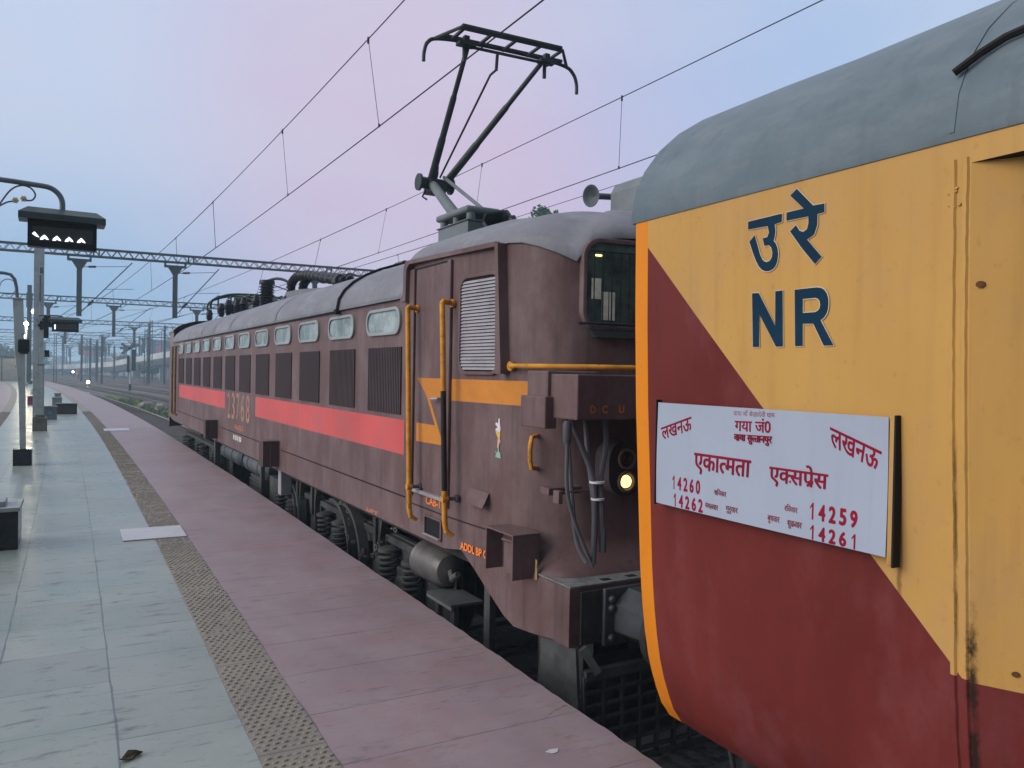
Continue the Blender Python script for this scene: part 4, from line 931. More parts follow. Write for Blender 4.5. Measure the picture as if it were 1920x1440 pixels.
mb.tube([(PT+.05, -4.62, 4.26), (PT-.02, -6.08, 5.10), (PT+.0, -6.18, 5.13)], .014, 6); mb.tube([(PT, -6.18, 5.12), (PT, -6.2, 5.29)], .018, 6); mb.build('upper_arm', m_pan, pan)
mb = MB(); hz = 5.375
HC = 1.76
def hx(e, s_, z): return (HC+e, s_, hz+z+.030*e)
mb.tube(sm([hx(-.985, -6.10, -.27), hx(-.98, -6.10, -.17), hx(-.94, -6.10, -.06), hx(-.82, -6.10, .0), hx(-.4, -6.10, .03), hx(.4, -6.10, .03), hx(.82, -6.10, .0), hx(.95, -6.10, -.07), hx(1.0, -6.10, -.18), hx(1.005, -6.10, -.30)], 6), .021, 8)
mb.tube([hx(-.86, -6.12, -.01), hx(-.70, -6.40, .035), hx(.60, -6.40, .035), hx(.84, -6.12, -.01)], .021, 8)
mb.bar(hx(-.68, -6.40, .06), hx(.58, -6.40, .06), .05, .03); mb.bar(hx(-.78, -6.10, .045), hx(.78, -6.10, .045), .05, .03)
for e in (-.66, -.33, -.02, .30, .58): mb.bar(hx(e, -6.10, .02), hx(e, -6.40, .03), .035, .022)
mb.tube([hx(-.54, -6.26, -.085), hx(.52, -6.26, -.085)], .018, 8)
for e in (-.56, .47):
    mb.bar(hx(e, -6.26, .02), hx(e, -6.26, -.11), .06, .06); mb.bar(hx(e-.10, -6.26, -.07), hx(e+.10, -6.26, -.07), .10, .035); mb.cyl(hx(e, -6.22, -.08), hx(e, -6.22, -.24), .022)
mb.build('collector_head', m_pan, pan)
mb = MB(); mb.box(1.5, 1.75, -6.7, -6.3, 2.95, 3.30); mb.rev((1.5, -6.25, 3.40), (.55, -.85, .0), [(0, .0), (0, .10)]+[(.03*k+.03*(j > 0)*.4, .125 if j else .09) for k in range(1, 9) for j in (0, 1)]+[(.30, .06), (.34, .06), (.35, 0)], 18); mb.tube(sm([(1.5, -6.2, 3.42), (1.42, -6.35, 3.36), (1.4, -6.6, 3.2), (1.45, -6.9, 3.0)]), .022, 8); mb.build('roof_bushing', m_insul, loco, DZ)
# lowered pantograph (far end)
mb = MB(); zb = 3.12; mb.box(1.2, 1.9, 4.0, 8.4, 2.97, 3.06); lp = mb.build('pantograph', m_pan, loco, DZ)
mb = MB(); P = sm([(.62, 6.3, 3.18), (.63, 6.3, 3.34), (.75, 6.3, 3.44), (1.05, 6.3, 3.545), (1.4, 6.3, 3.575), (1.9, 6.3, 3.575), (2.3, 6.3, 3.53), (2.5, 6.3, 3.42), (2.55, 6.3, 3.2)], 5); mb.tube(P, .03, 8)
P = [p+Vector((0, .45, -.02)) for p in P]; mb.tube(P, .024, 8)
for t_ in (.8, 1.1, 1.5, 1.9): mb.bar((t_, 6.3, 3.5), (t_, 6.75, 3.48), .03, .03); mb.cyl((t_, 6.35, 3.1), (t_, 6.35, 3.5), .02)
mb.build('collector_head', m_pan, lp)
mb = MB()
for t_ in (1.2, 1.9): mb.tube([(t_, 4.2, 3.2), (t_, 8.2, 3.38)], .04, 8); mb.tube([(t_, 8.2, 3.38), (t_+.1, 5, 3.46)], .03, 8)
mb.tube([(.85, 4.6, 3.3), (2.2, 4.6, 3.3)], .05, 8); mb.build('folded_arm', m_pan, lp)
for t_, s_, h in ((.75, 5.6, .18), (.8, 5.0, .22), (.95, 5.1, .2), (1.0, 4.3, .24), (.9, 4.5, .2), (.8, 7.6, .16), (1.1, 3.5, .22), (1.0, 3.0, .2)):
    mb = MB(); mb.rev((t_, s_, 2.95), (0, 0, 1), [(0, .05)]+[(.05+.035*k+(.01 if j else 0), .095 if j else .06) for k in range(int(h/.035)) for j in (0, 1)]+[(h+.1, .06), (h+.14, .05), (h+.141, 0)], 12); mb.build('insulator', m_insul, loco, DZ)
mb = MB(); mb.rev((1.02, 2.15, 2.88), (0, 0, 1), [(0, .10)]+[(.06+.052*k+(.012 if j else 0), .155 if j else .10) for k in range(9) for j in (0, 1)]+[(.54, .10), (.55, .15), (.60, .155), (.63, .14), (.635, 0)], 20); ins = mb.build('main_insulator', m_insul, loco, DZ)
mb = MB(); mb.tube(sm([(1.02, 2.1, 3.50), (1.1, 1.6, 3.50), (1.2, 1.2, 3.40), (1.25, .8, 3.16)]), .028, 8)
for a in (0, .22): mb.tube([(1.1, 1.95+a*.2, 3.40-a), (1.35, .7, 3.12-a*.5)], .012, 6)
mb.tube([(1.5, 1.9, 3.62), (1.5, .7, 3.2)], .014, 6); mb.tube([(1.02, 2.2, 3.1), (1.2, 4.5, 3.3)], .02, 6); mb.build('bus_bar', m_insul, loco, DZ)
mb = MB(); mb.prism([(-2.4, 2.93), (1.0, 2.93), (1.0, 3.05), (.75, 3.17), (-.2, 3.14), (-2.4, 3.0)], lambda u, v, d: (d, u, v), 1.05, 2.0); mb.box(1.02, 2.03, .72, 1.05, 3.02, 3.10, 1); mb.build('roof_housing', [m_lroof, m_insul], loco, DZ, bevel=.02)
for dt in (0, .22):
    C = sm([(1.15+dt, .75, 3.12), (1.12+dt, .65, 3.30), (1.15+dt, .35, 3.42), (1.2+dt, -.2, 3.40), (1.2+dt, -1.0, 3.28), (1.25+dt, -1.7, 3.17)], 14)
    mb = MB(); mb.tube(C, [.055 if i % 4 < 2 else .085 for i in range(len(C))], 10); mb.build('ribbed_hose', m_insul, loco, DZ)
mb = MB(); mb.rev((1.25, -1.6, 3.16), (0, -1, 0), [(0, 0), (0, .06), (.05, .09), (.25, .09), (.26, .05), (.4, .04), (.41, 0)], 12); mb.tube(sm([(1.25, -2.0, 3.18), (1.25, -2.3, 3.22), (1.3, -2.8, 3.1), (1.4, -3.3, 2.95)]), .014, 6); mb.build('cable_termination', m_insul, loco, DZ)
mb = MB(); mb.box(.98, 1.3, -4.95, -4.55, 2.93, 3.06); mb.rev((1.1, -4.6, 3.05), (0, -1, .0), [(0, 0), (0, .06), (.3, .06), (.31, 0)], 10); mb.build('roof_valve', m_insul, loco, DZ, bevel=.01)
# horn and ventilator over the near cab
mb = MB(); hp = Vector((1.26, -8.52, 3.245)); hd = Vector((-.975, -.2, -.13)).normalized()
mb.rev(hp-hd*.02, hd, [(0, .095), (0, .088), (-.012, .075), (-.035, .045), (-.07, .03), (-.10, .027), (-.30, .027), (-.301, 0)], 24); mb.rev(hp-hd*.02, hd, [(-.003, .092), (-.05, .02), (-.06, 0)], 20)
mb.build('horn', mat('horn_grey', (.085, .105, .11), .45), loco, DZ)
mb = MB(); Q = [(1.38, 3.06), (1.38, 3.25), (1.42, 3.32), (1.50, 3.36), (1.85, 3.38), (1.85, 3.06)]
mb.prism(Q, lambda u, v, d: (u, d, v), -9.25, -8.66, 0); mb.box(1.56, 1.80, -9.2505, -9.2501, 3.12, 3.24, 1); mb.box(1.30, 2.0, -9.32, -8.68, 3.03, 3.06); mb.box(1.42, 1.9, -9.2, -8.8, 2.85, 3.03)
mb.build('ventilator', [m_pgrey, m_black], loco, DZ, bevel=.02)
# ------------------------------------------------------------------ overhead line: gantries, wires
m_gan = mat('galvanised_steel', (.07, .088, .088), .55, .2, var=.2, scale=2)
m_wire = mat('dark_wire', (.03, .03, .033), .5, fine=False)
m_cera = mat('brown_insulator', (.04, .03, .028), .3, fine=False)
def gantry(y, x0, x1, zb, h, drops, label, lat=.62, masts=True, r=.088):
    """portal at track distance y: lattice beam, two masts, hanging drop posts with their brackets"""
    g = thing('overhead_gantry', label, 'gantry', (0, y, -.84), -.035 if y < 60 else -.02, 'overhead line gantries')
    Z = .84; mb = MB()
    for dy in (-.22, .22):
        for z in (zb, zb+h): mb.bar((x0, dy, z+Z), (x1, dy, z+Z), r*1.3, r)
    n = int((x1-x0)/lat)
    for i in range(n):
        a, b = x0+(x1-x0)*i/n, x0+(x1-x0)*(i+1)/n; m_ = (a+b)/2
        for dy in (-.22, .22):
            mb.bar((a, dy, zb+Z), (m_, dy, zb+h+Z), r*.4, r*.4); mb.bar((m_, dy, zb+h+Z), (b, dy, zb+Z), r*.4, r*.4)
        mb.bar((a, -.22, zb+Z), (b, .22, zb+Z), r*.4, r*.4); mb.bar((a, .22, zb+h+Z), (b, -.22, zb+h+Z), r*.4, r*.4)
    for d in drops:
        for q in (.75, 1.05): mb.bar((d[0]+q, -.24, zb+Z), (d[0]+q, -.24, zb+h+Z), r, r)
    mb.build('beam', m_gan, g)
    if masts:
        for x in (x0+.3, x1-.3):
            mb = MB()
            for dx in (-.2, .2):
                for dy in (-.2, .2): mb.bar((x+dx, dy, -.3), (x+dx, dy, zb+h+Z+.3), .07, .07)
            for i in range(18):
                za, zc = -.2+(zb+Z)*i/18, -.2+(zb+Z)*(i+1)/18
                for s_ in (-.2, .2): mb.bar((x-.2, s_, za), (x+.2, s_, zc), .03, .03); mb.bar((x+s_, -.2, zc), (x+s_, .2, za), .03, .03)
            mb.build('mast', m_gan, g)
    for d in drops:
        x, zt, z0, w = d[0], zb-.05, d[1], d[2] if len(d) > 2 else .26; mb = MB()
        mb.box(x-w*2.3, x+w*2.3, -.2, .2, zt-.28+Z, zt-.16+Z); mb.box(x-w*2.3, x-w*1.9, -.2, .2, zt-.16+Z, zt+.02+Z); mb.box(x+w*1.9, x+w*2.3, -.2, .2, zt-.16+Z, zt+.02+Z)
        mb.prism([(x-w*1.5, zt-.28+Z), (x+w*1.5, zt-.28+Z), (x+w*.5, zt-.75+Z), (x-w*.5, zt-.75+Z)], lambda u, v, e: (u, e, v), -.14, .14)
        mb.box(x-w/2, x+w/2, -.13, -.10, z0+Z, zt-.75+Z); mb.box(x-w/2, x+w/2, .10, .13, z0+Z, zt-.75+Z); mb.box(x-.02, x+.02, -.099, .099, z0+Z, zt-.75+Z)
        dp = mb.build('drop_post', m_gan, g)
        if len(d) > 3 and d[3]:
            L = d[3]; za, zs = z0+.28, zt-.62; dirn = 1 if L > 0 else -1; mb = MB(); q = Vector((x+dirn*w/2, 0, za+Z)); e = Vector((x+L, 0, zs+.45+Z))
            mb.tube([q, q+(e-q)*.12], .03, 6); mb.rev(q+(e-q)*.12, e-q, [(0, .03)]+[(.05*k+(.015 if j else 0), .10 if j else .05) for k in range(1, 8) for j in (0, 1)]+[(.45, .04), (.46, 0)], 10, 1); mb.tube([q+(e-q)*.25, e], .035, 6)
            q2 = Vector((x+dirn*w/2, 0, zs+Z)); e2 = q+(e-q)*.92; mb.tube([q2, q2+(e2-q2)*.12], .025, 6); mb.rev(q2+(e2-q2)*.12, e2-q2, [(0, .03)]+[(.05*k+(.015 if j else 0), .09 if j else .045) for k in range(1, 8) for j in (0, 1)]+[(.45, .04), (.46, 0)], 10, 1); mb.tube([q2+(e2-q2)*.3, e2], .018, 6)
            mb.tube([q+(e-q)*.45, q+(e-q)*.45+Vector((L*.55, 0, .1))], .016, 6); mb.build('cantilever', [m_gan, m_cera], dp)
    return g
gantry(54, -9.5, 21.5, 8.35, .44, [(-.05, 4.72, .28, 2.85), (5.25, 4.85, .28, 2.6), (14.0, 5.0, .28, 2.6)], 'nearest lattice gantry, crossing the sky just above the locomotive roof')
gantry(89, -12, 26, 8.05, .46, [(-2.7, 5.6, .30, 2.6), (3.0, 4.7, .30, 3.4), (10.8, 4.8, .30, 2.6)], 'second lattice gantry, its left drop post standing behind the tall double platform post', .75, True, .09)
gantry(135, -17, 32, 8.05, .55, [(-7.5, 5, .36, 2.6), (-1.9, 4.9, .36, 2.6), (7.4, 4.7, .36, -2.8), (13.6, 4.8, .36, -2.5)], 'third gantry out, thin lines level with the small hanging indicator board', 1.0, True, .11)
gantry(187, -24, 40, 8.1, .62, [(-9, 5, .42, 2.8), (-3, 4.8, .42, 2.8), (4.5, 4.7, .42, -2.8), (12, 4.7, .42, 2.8), (18, 4.7, .42, 2.8)], 'fourth gantry out, thin and hazy above the flyover', 1.5, True, .12)
gantry(240, -30, 48, 8.1, .7, [(-8, 4.8, .5, 3), (0, 4.6, .5, 3), (7, 4.6, .5, -3), (15, 4.6, .5, 3)], 'fifth gantry out, very faint above the flyover', 2, True, .14)
gantry(300, -40, 60, 8.2, .8, [(-12, 4.8, .6, 3), (-3, 4.6, .6, 3), (6, 4.6, .6, 3), (14, 4.6, .6, 3), (24, 4.6, .6, 3)], 'farthest gantry, nearly lost in the haze', 2.4, True, .16)
def ohl(oc, ocat, ya, yb, drops, label, rc=.009, zc=5.4, zm=6.9):
    w = thing('overhead_wire', label, 'overhead wire', (tx(oc, ya), ya, zc), 0, 'overhead wires above the tracks'); inv = Vector((-tx(oc, ya), -ya, -zc))
    ys = [ya+(yb-ya)*i/80 for i in range(81)]
    for nm, o, z, r in (('contact_wire', oc, zc, rc), ('catenary_wire', ocat, zm, rc)):
        mb = MB(); mb.tube([(tx(o, y), y, z) for y in ys], [r*(1 if y < 25 else 1.5 if y < 60 else 2.6) for y in ys], 6); mb.build(nm, m_wire, w, inv)
    for y in drops:
        y2 = y-.55
        mb = MB(); mb.tube([(tx(ocat, y), y, zm), (tx(oc, y2), y2, zc)], .005 if y < 25 else .009, 5); mb.rev((tx(ocat, y), y, zm-.07), (0, 0, 1), [(0, 0), (0, .018), (.1, .018), (.1, 0)], 6); mb.rev((tx(oc, y2), y2, zc-.01), (0, 0, 1), [(0, 0), (0, .015), (.05, .015), (.05, 0)], 6); mb.build('dropper', m_wire, w, inv)
ohl(3.97, 3.97, -8, 300, (11.9, 17.4, 26, 34, 42, 60, 75), 'overhead wire pair above the near track, pressed by the raised pantograph')
ohl(8.4, 8.85, -8, 300, (11.9, 17.5, 24, 31, 40, 62, 76), 'overhead wire pair above the second track, passing behind the pantograph', .0085)
ohl(12.9, 12.9, 15, 300, (25, 33, 41, 62, 80), 'overhead wire pair above the third track, low behind the locomotive roof', .009)
ohl(-4.78, -4.78, 30, 250, (60, 75), 'overhead wire pair above the left hand track beyond the platform', .010)
for o_, lb in ((17.6, 'overhead wire pair above the fourth track, seen against the hazy distance'), (22.2, 'overhead wire pair above the fifth track, far right and faint')):
    ohl(o_, o_, 60, 320, (100, 130), lb, .009)
# ------------------------------------------------------------------ platform furniture
m_post = mat('grey_green_post_paint', (.40, .47, .475), .5, .0, var=.15, scale=2, c2=(.09, .10, .10), amt=.5)
m_pipe = mat('blue_grey_pipe', (.13, .155, .18), .45, .15, var=.12)
m_gran = mat('black_granite', (.022, .025, .028), .18, var=.4, c2=(.09, .08, .07), amt=.4, th=(.6, .7), scale=9)
m_gtop = mat('granite_top', (.26, .29, .30), .3, var=.15)
m_ped = mat('stained_pedestal', (.16, .15, .125), .6, var=.3, c2=(.05, .05, .045), amt=.7)
m_case = mat('black_casing', (.015, .018, .02), .35, var=.15)
m_scr = mat('display_glass', (.065, .07, .065), .18, var=.25, scale=3, fine=False)
m_petal = mat('cream_petal', (.62, .59, .50), .5, fine=False)
m_led = emit('white_led', (.86, .88, 1), 2.5)
def flower(mb, c, r, m=0, mc=1):
    for k in range(6): mb.rev((c[0]+r*.72*math.cos(k*PI/3), c[1], c[2]+r*.72*math.sin(k*PI/3)), (0, -1, 0), [(-.012, 0), (-.012, r*.40), (.012, r*.40), (.016, 0)], 10, m)
    mb.rev(c, (0, -1, 0), [(-.01, 0), (-.01, r*.5), (.018, r*.5), (.024, 0)], 12, mc)
def indicator(x, y, z, w, h, label, lit, led):
    b = thing('coach_indicator_board', label, 'display board', (x, y, z), .03, 'hanging coach indicator boards'); d = .13
    mb = MB(); mb.box(-w/2, w/2, -d/2+.012, d/2-.012, 0, h); mb.ring([(-w/2, 0), (w/2, 0), (w/2, h), (-w/2, h)], [(-w/2+.035, .06), (w/2-.035, .06), (w/2-.035, h-.055), (-w/2+.035, h-.055)], lambda u, v, e: (u, -e, v), d/2-.013, d/2+.012); mb.build('casing', m_case, b, bevel=.003)
    mb = MB(); mb.box(-w/2+.03, w/2-.03, -d/2-.001, -d/2+.011, .05, h-.05); mb.build('screen', m_scr, b)
    mb = MB(); ov = w*.13; mb.add([(-w/2-ov, -d*1.1, h+.0), (w/2+ov, -d*1.1, h), (w/2+ov, d*1.1, h), (-w/2-ov, d*1.1, h), (-w/2-ov, -d*1.1, h+.06), (w/2+ov, -d*1.1, h+.06), (w/2+ov, d*1.1, h+.06), (-w/2-ov, d*1.1, h+.06), (-w/2-ov*.0, -.02, h+.13), (w/2+ov*.0, -.02, h+.13), (w/2, .02, h+.13), (-w/2, .02, h+.13)],
        [(0, 1, 2, 3), (0, 4, 5, 1), (1, 5, 6, 2), (2, 6, 7, 3), (3, 7, 4, 0), (4, 8, 9, 5), (5, 9, 10, 6), (6, 10, 11, 7), (7, 11, 8, 4), (8, 11, 10, 9)]); mb.build('canopy', mat('canopy_sheet', (.055, .075, .075), .35, .2), b, bevel=.003)
    mb = MB()
    for P in lit: mb.prism(P, lambda u, v, e: (u, -d/2-e, v), .0015, .005)
    mb.build('lit_segment', led, b)
    return b
# near post: pedestal at the left edge of the picture, arm reaching right with scrollwork; its board hangs from the arm
np_ = thing('indicator_post', 'near platform post on a black granite pedestal with a curved arm and flower scrollwork', 'post', (-.82, 8.95, 0), 0)
mb = MB(); mb.box(-.33, .33, -.27, .27, 0, .36, 0); mb.box(-.345, .345, -.285, .285, .36, .40, 1); mb.box(-.02, .22, -.2, .1, .40, .45, 1); mb.build('pedestal', [m_gran, m_gtop], np_, bevel=.006)
mb = MB(); mb.cyl((-.10, 0, .4), (-.10, 0, 3.3), .055); mb.build('pole', m_post, np_)
mb = MB(); mb.tube([(-.10, 0, 3.15), (-.09, 0, 3.33), (-.02, 0, 3.46), (.1, 0, 3.50)]+[(.26, 0, 3.495), (.50, 0, 3.482)]+[(.50+.16*math.sin(a), 0, 3.322+.16*math.cos(a)) for a in [PI/2*i/8 for i in range(1, 9)]]+[(.66, 0, 3.22)], .0255, 12); mb.build('arm', m_pipe, np_)
mb = MB(); mb.tube(sm([(-.08, 0, 2.95), (.1, 0, 3.2), (.22, 0, 3.40), (.31, 0, 3.463), (.39, 0, 3.45), (.43, 0, 3.39), (.405, 0, 3.335), (.35, 0, 3.325)]), .008, 8); mb.tube(sm([(-.05, 0, 3.12), (.1, 0, 3.22), (.2, 0, 3.29), (.26, 0, 3.305)]), .008, 8); mb.build('scroll', m_pipe, np_)
for c in ((.268, -.01, 3.315), (.335, -.01, 3.337)):
    mb = MB(); flower(mb, c, .026); mb.build('flower', [m_petal, mat('yellow_centre', (.45, .36, .10), .5, fine=False)], np_)
car = lambda u: [(u-.036, .070), (u-.026, .092), (u-.008, .108), (u-.002, .118), (u+.012, .108), (u+.026, .092), (u+.038, .072), (u+.016, .076), (u+.004, .084), (u-.012, .070)]
indicator(-.155, 8.90, 2.875, .585, .255, 'nearest hanging indicator board with a row of five bright white marks', [[(-.255, .12), (-.235, .14), (-.21, .11), (-.195, .088), (-.225, .098)]]+[car(-.155+i*.104) for i in range(4)], m_led)
def pedestal(name, label, cat, x, y, w, h, m=m_ped):
    mb = MB(); mb.box(-w/2, w/2, -w/2, w/2, 0, h); return mb
# slim post with the ringed bracket
sp_ = thing('bracket_post', 'slim tapered grey post on a dark stone block, carrying a ringed pipe bracket', 'post', (-.845, 16.0, 0), 0)
mb = MB(); mb.box(-.14, .14, -.14, .14, 0, .285); mb.build('pedestal', m_gran, sp_, bevel=.006)
mb = MB(); mb.grid([[(dx*a+o_, dy*a, z) for dx, dy in ((-1, -1), (1, -1), (1, 1), (-1, 1))] for a, z, o_ in ((.045, .285, .0), (.05, 1.3, -.02), (.072, 2.0, -.06), (.075, 2.86, -.09))], 0, False, True); mb.box(-.19, .0, -.10, .10, 2.861, 2.885); mb.build('pole', m_post, sp_, bevel=.006)
mb = MB(); mb.tube([(-.10, 0, 2.86), (-.115, 0, 3.06), (-.14, 0, 3.2), (-.2, 0, 3.28), (-.30, 0, 3.30), (-.9, 0, 3.30)], .028, 10); mb.tube([(-.235+.12*math.cos(a*PI/10), 0, 3.07+.13*math.sin(a*PI/10)) for a in range(-6, 11)], .008, 6); mb.build('bracket', m_pipe, sp_)
mb = MB(); mb.rev((0, 0, -.16), (0, 0, 1), [(0, 0), (0, .07), (.20, .08), (.205, 0)], 4); mb.box(-.085, .085, -.09, .07, -.13, .09)
tag(mb.build('loudspeaker', m_case, loc=(-.835, 15.84, 2.08), bevel=.012), 'small black loudspeaker box fixed on the slim tapered post', 'loudspeaker')
# tall double post
dp_ = thing('double_post', 'tall pale double channel post on a stained square block, left of the nearest gantry', 'post', (-.90, 24.2, 0), 0)
mb = MB(); mb.box(-.165, .165, -.165, .165, 0, .36); mb.box(-.10, .10, -.10, .10, .36, .42); mb.build('pedestal', m_ped, dp_, bevel=.01)
mb = MB(); mb.box(-.065, .09, -.07, .07, .42, 1.72); mb.box(-.075, .10, -.08, .08, 1.72, 1.76, 1); mb.build('lower_column', [m_post, m_gtop], dp_, bevel=.006)
for x0, x1, nm in ((-.165, -.045, 0), (-.035, .065, 0)):
    mb = MB(); mb.box(x0, x1, -.08, -.06, .0, 5.6); mb.box(x0, x0+.015, -.059, .10, .0, 5.6); mb.box(x1-.015, x1, -.059, .10, .0, 5.6); mb.build('channel', m_post, dp_)
mb = MB(); mb.bar((-.02, -.08, 4.1), (-.02, -.08, 3.4), .03, .03); mb.box(-.03, .04, -.10, -.05, 4.15, 4.30, 0); mb.tube(sm([(-.03, -.07, 3.0), (.0, -.07, 3.04), (.3, -.07, 3.05), (.43, -.07, 3.045), (.53, -.07, 3.0), (.56, -.07, 2.92)]), .02, 8); mb.build('arm', m_pipe, dp_)
mb = MB(); flower(mb, (.15, -.09, 2.93), .11, 0, 0); flower(mb, (.06, -.09, 2.78), .12, 0, 0); flower(mb, (.24, -.09, 2.80), .07, 0, 0); mb.build('flower', m_case, dp_)
ind2 = indicator(-.335, 24.1, 2.63, .62, .26, 'small hanging indicator board with a brownish screen beyond the tall double post', [[(-.255, .06), (-.225, .06), (-.225, .18), (-.255, .18)]], m_led)
for z, x, lb in ((1.95, .12, 'small black meter box on the right side of the tall double post, lower of two'), (2.45, .10, 'narrow black junction box on the right side of the tall double post, upper of two')):
    mb = MB(); mb.box(-.05, .06, -.06, .06, 0, .17 if z < 2 else .55); mb.box(-.055, .065, -.065, .065, .171 if z < 2 else .551, .185 if z < 2 else .565); tag(mb.build('junction_box', m_case, loc=(-.90+x+.02, 24.2, z), bevel=.006), lb, 'junction box')
# far H post, lit platform lamps
mb = MB(); mb.box(-.17, .17, -.15, -.11, 0, 8.9); mb.box(-.17, .17, .11, .15, 0, 8.9); mb.box(-.03, .03, -.109, .109, 0, 8.9); mb.box(-.24, .24, -.2, .2, 6.9, 8.2); mb.box(-.3, .3, -.3, .3, 0, .3)
tag(mb.build('steel_mast', m_gan, loc=(-3.98, 83, 0)), 'plain steel mast standing far along the platform behind the slim post', 'mast')
m_lamp = emit('lit_platform_lamp', (1, .94, .78), 40)
for x, y, z, lb in ((-2.40, 55, 4.93, 'lit platform lamp beside the tall double post, highest of three'), (-3.80, 75, 5.06, 'lit platform lamp between the slim post and the steel mast, middle of three'), (-5.05, 95, 4.66, 'lit platform lamp just above the black loudspeaker, lowest of three')):
    L_ = thing('platform_lamp', lb, 'lamp', (x, y, 0), 0, 'lit lamps along the platform')
    mb = MB(); mb.cyl((.0, .3, 0), (0, .3, z+.25), .05, .04, 8); mb.tube([(0, .3, z+.2), (0, .1, z+.28), (0, -.1, z+.2)], .03, 6); mb.cyl((0, .3, 0), (0, .3, .3), .16, seg=8); mb.build('pole', m_post, L_)
    mb = MB(); r_ = .10*y/55+.03; mb.rev((0, -.1, z-r_), (0, 0, 1), [(0, 0), (.02, r_*.7), (r_, r_), (r_*1.6, r_*.7), (r_*1.9, 0)], 12); mb.build('globe', m_lamp, L_)
    pl = bpy.data.lights.new('lamp_light', 'POINT'); pl.energy = 170; pl.color = (1, .86, .55); pl.shadow_soft_size = .2; po = bpy.data.objects.new('lamp_light', pl); COL.objects.link(po); po.parent = L_; po.location = (0, -.1, z-2.2*r_)
# crates and boxes standing on the platform
m_cr1 = mat('blue_grey_crate', (.10, .13, .16), .55, var=.3, c2=(.18, .19, .19), amt=.5)
m_cr2 = mat('red_box', (.26, .035, .05), .5, var=.25)
m_cr3 = mat('pale_concrete_box', (.21, .22, .21), .8, var=.25, c2=(.1, .1, .1), amt=.6)
for x, y, w, d, h, m_, lb, z0 in ((-.80, 29.2, .37, .35, .43, m_cr1, 'blue grey box with a round boss at the foot of the tall double post', 0), (-.39, 32.4, .66, .5, .38, m_gran, 'long low black granite box, rightmost on the platform', 0), (-1.84, 40.1, .24, .3, .37, m_cr2, 'red fire bucket box left of the tall double post', 0),
                                  (-.82, 38.8, .36, .5, .37, m_cr3, 'pale grey concrete block behind the long black granite box', 0), (-.98, 47.8, .30, .4, .27, m_cr3, 'small pale concrete block, farthest of the boxes', 0)):
    b = thing('platform_box', lb, 'box', (x, y, 0), .02)
    mb = MB(); mb.box(-w/2, w/2, -d/2, d/2, 0, h-.035); mb.build('body', m_, b, bevel=.008)
    mb = MB(); mb.box(-w/2-.012, w/2+.012, -d/2-.012, d/2+.012, h-.0345, h); mb.build('lid', m_ if m_ is not m_cr1 else m_cr3, b, bevel=.006)
    if m_ is m_cr1: mb = MB(); mb.rev((0, -d/2, .2), (0, -1, 0), [(0, .05), (.015, .045), (.02, 0)], 12); mb.build('boss', m_cr3, b)
    if m_ is m_gran: mb = MB(); mb.box(-w/2+.05, w/2-.05, -d/2-.004, -d/2-.001, .05, h-.08); mb.build('panel', mat('brown_granite', (.045, .035, .028), .2, c2=(.02, .02, .02), amt=.6), b)
for x, y, h, lb in ((-2.1, 57, .38, 'small black bin on the far platform, nearer of two'), (-2.6, 68, .40, 'small black bin on the far platform, farther of two')):
    mb = MB(); mb.rev((0, 0, 0), (0, 0, 1), [(0, 0), (0, .13), (h*.9, .16), (h*.9, .18), (h, .15), (h, 0)], 12); tag(mb.build('litter_bin', m_case, loc=(x, y, 0)), lb, 'bin')
mb = MB(); rl = random.Random(11); pts = [(-.055, -.02), (-.04, .0), (-.03, .018), (.0, .03), (.03, .022), (.05, .035), (.058, .012), (.03, -.008), (.0, -.022), (-.03, -.028)]
mb.prism(pts, lambda u, v, d: (u, v, d+.012*math.sin(u*60+v*40)+.012), 0, .003)
tag(mb.build('dry_leaf', mat('dry_leaf', (.045, .04, .03), .8, c2=(.12, .10, .07), amt=.7, scale=30), loc=(.215, 3.84, .002), rot=(0, 0, .3)), 'crumpled dark dry leaf lying on the grey marble floor', 'leaf')
for i, (x, y) in enumerate(((1.93, 3.05),)):
    mb = MB(); mb.prism([(.03*math.cos(a)*(1+.3*math.sin(3*a)), .02*math.sin(a)) for a in [k*PI/6 for k in range(12)]], lambda u, v, d: (u, v, d), .0015, .003); tag(mb.build('paint_spot', m_white, loc=(x, y, 0)), 'small white spot on the pink paving near the platform edge', 'spot')
# hairline cracks in the worn platform edge
def crack(P, w):
    mb = MB(); rc_ = random.Random(int(P[0][1]*100)); Q = []
    for (x0, y0), (x1, y1) in zip(P, P[1:]):
        for i in range(8): t = i/8; Q.append((x0+(x1-x0)*t+rc_.uniform(-.006, .006), y0+(y1-y0)*t+rc_.uniform(-.006, .006)))
    mb.grid([[(x-w*rc_.uniform(.3, 1), y, .0015), (x+w*rc_.uniform(.3, 1), y+w*.6, .0015)] for x, y in Q], 0, False)
    tag(mb.build('edge_crack', mat('crack_dirt', (.035, .03, .03), .9, fine=False)), kind='structure')
crack([(2.262, 2.55), (2.20, 2.62), (2.18, 2.72), (2.08, 2.74)], .004); crack([(2.262, 3.45), (2.17, 3.42), (2.07, 3.36)], .004); crack([(2.26, 4.35), (2.15, 4.32), (2.0, 4.33), (1.85, 4.28)], .003); crack([(1.75, 3.0), (1.55, 2.93), (1.3, 2.96)], .002)
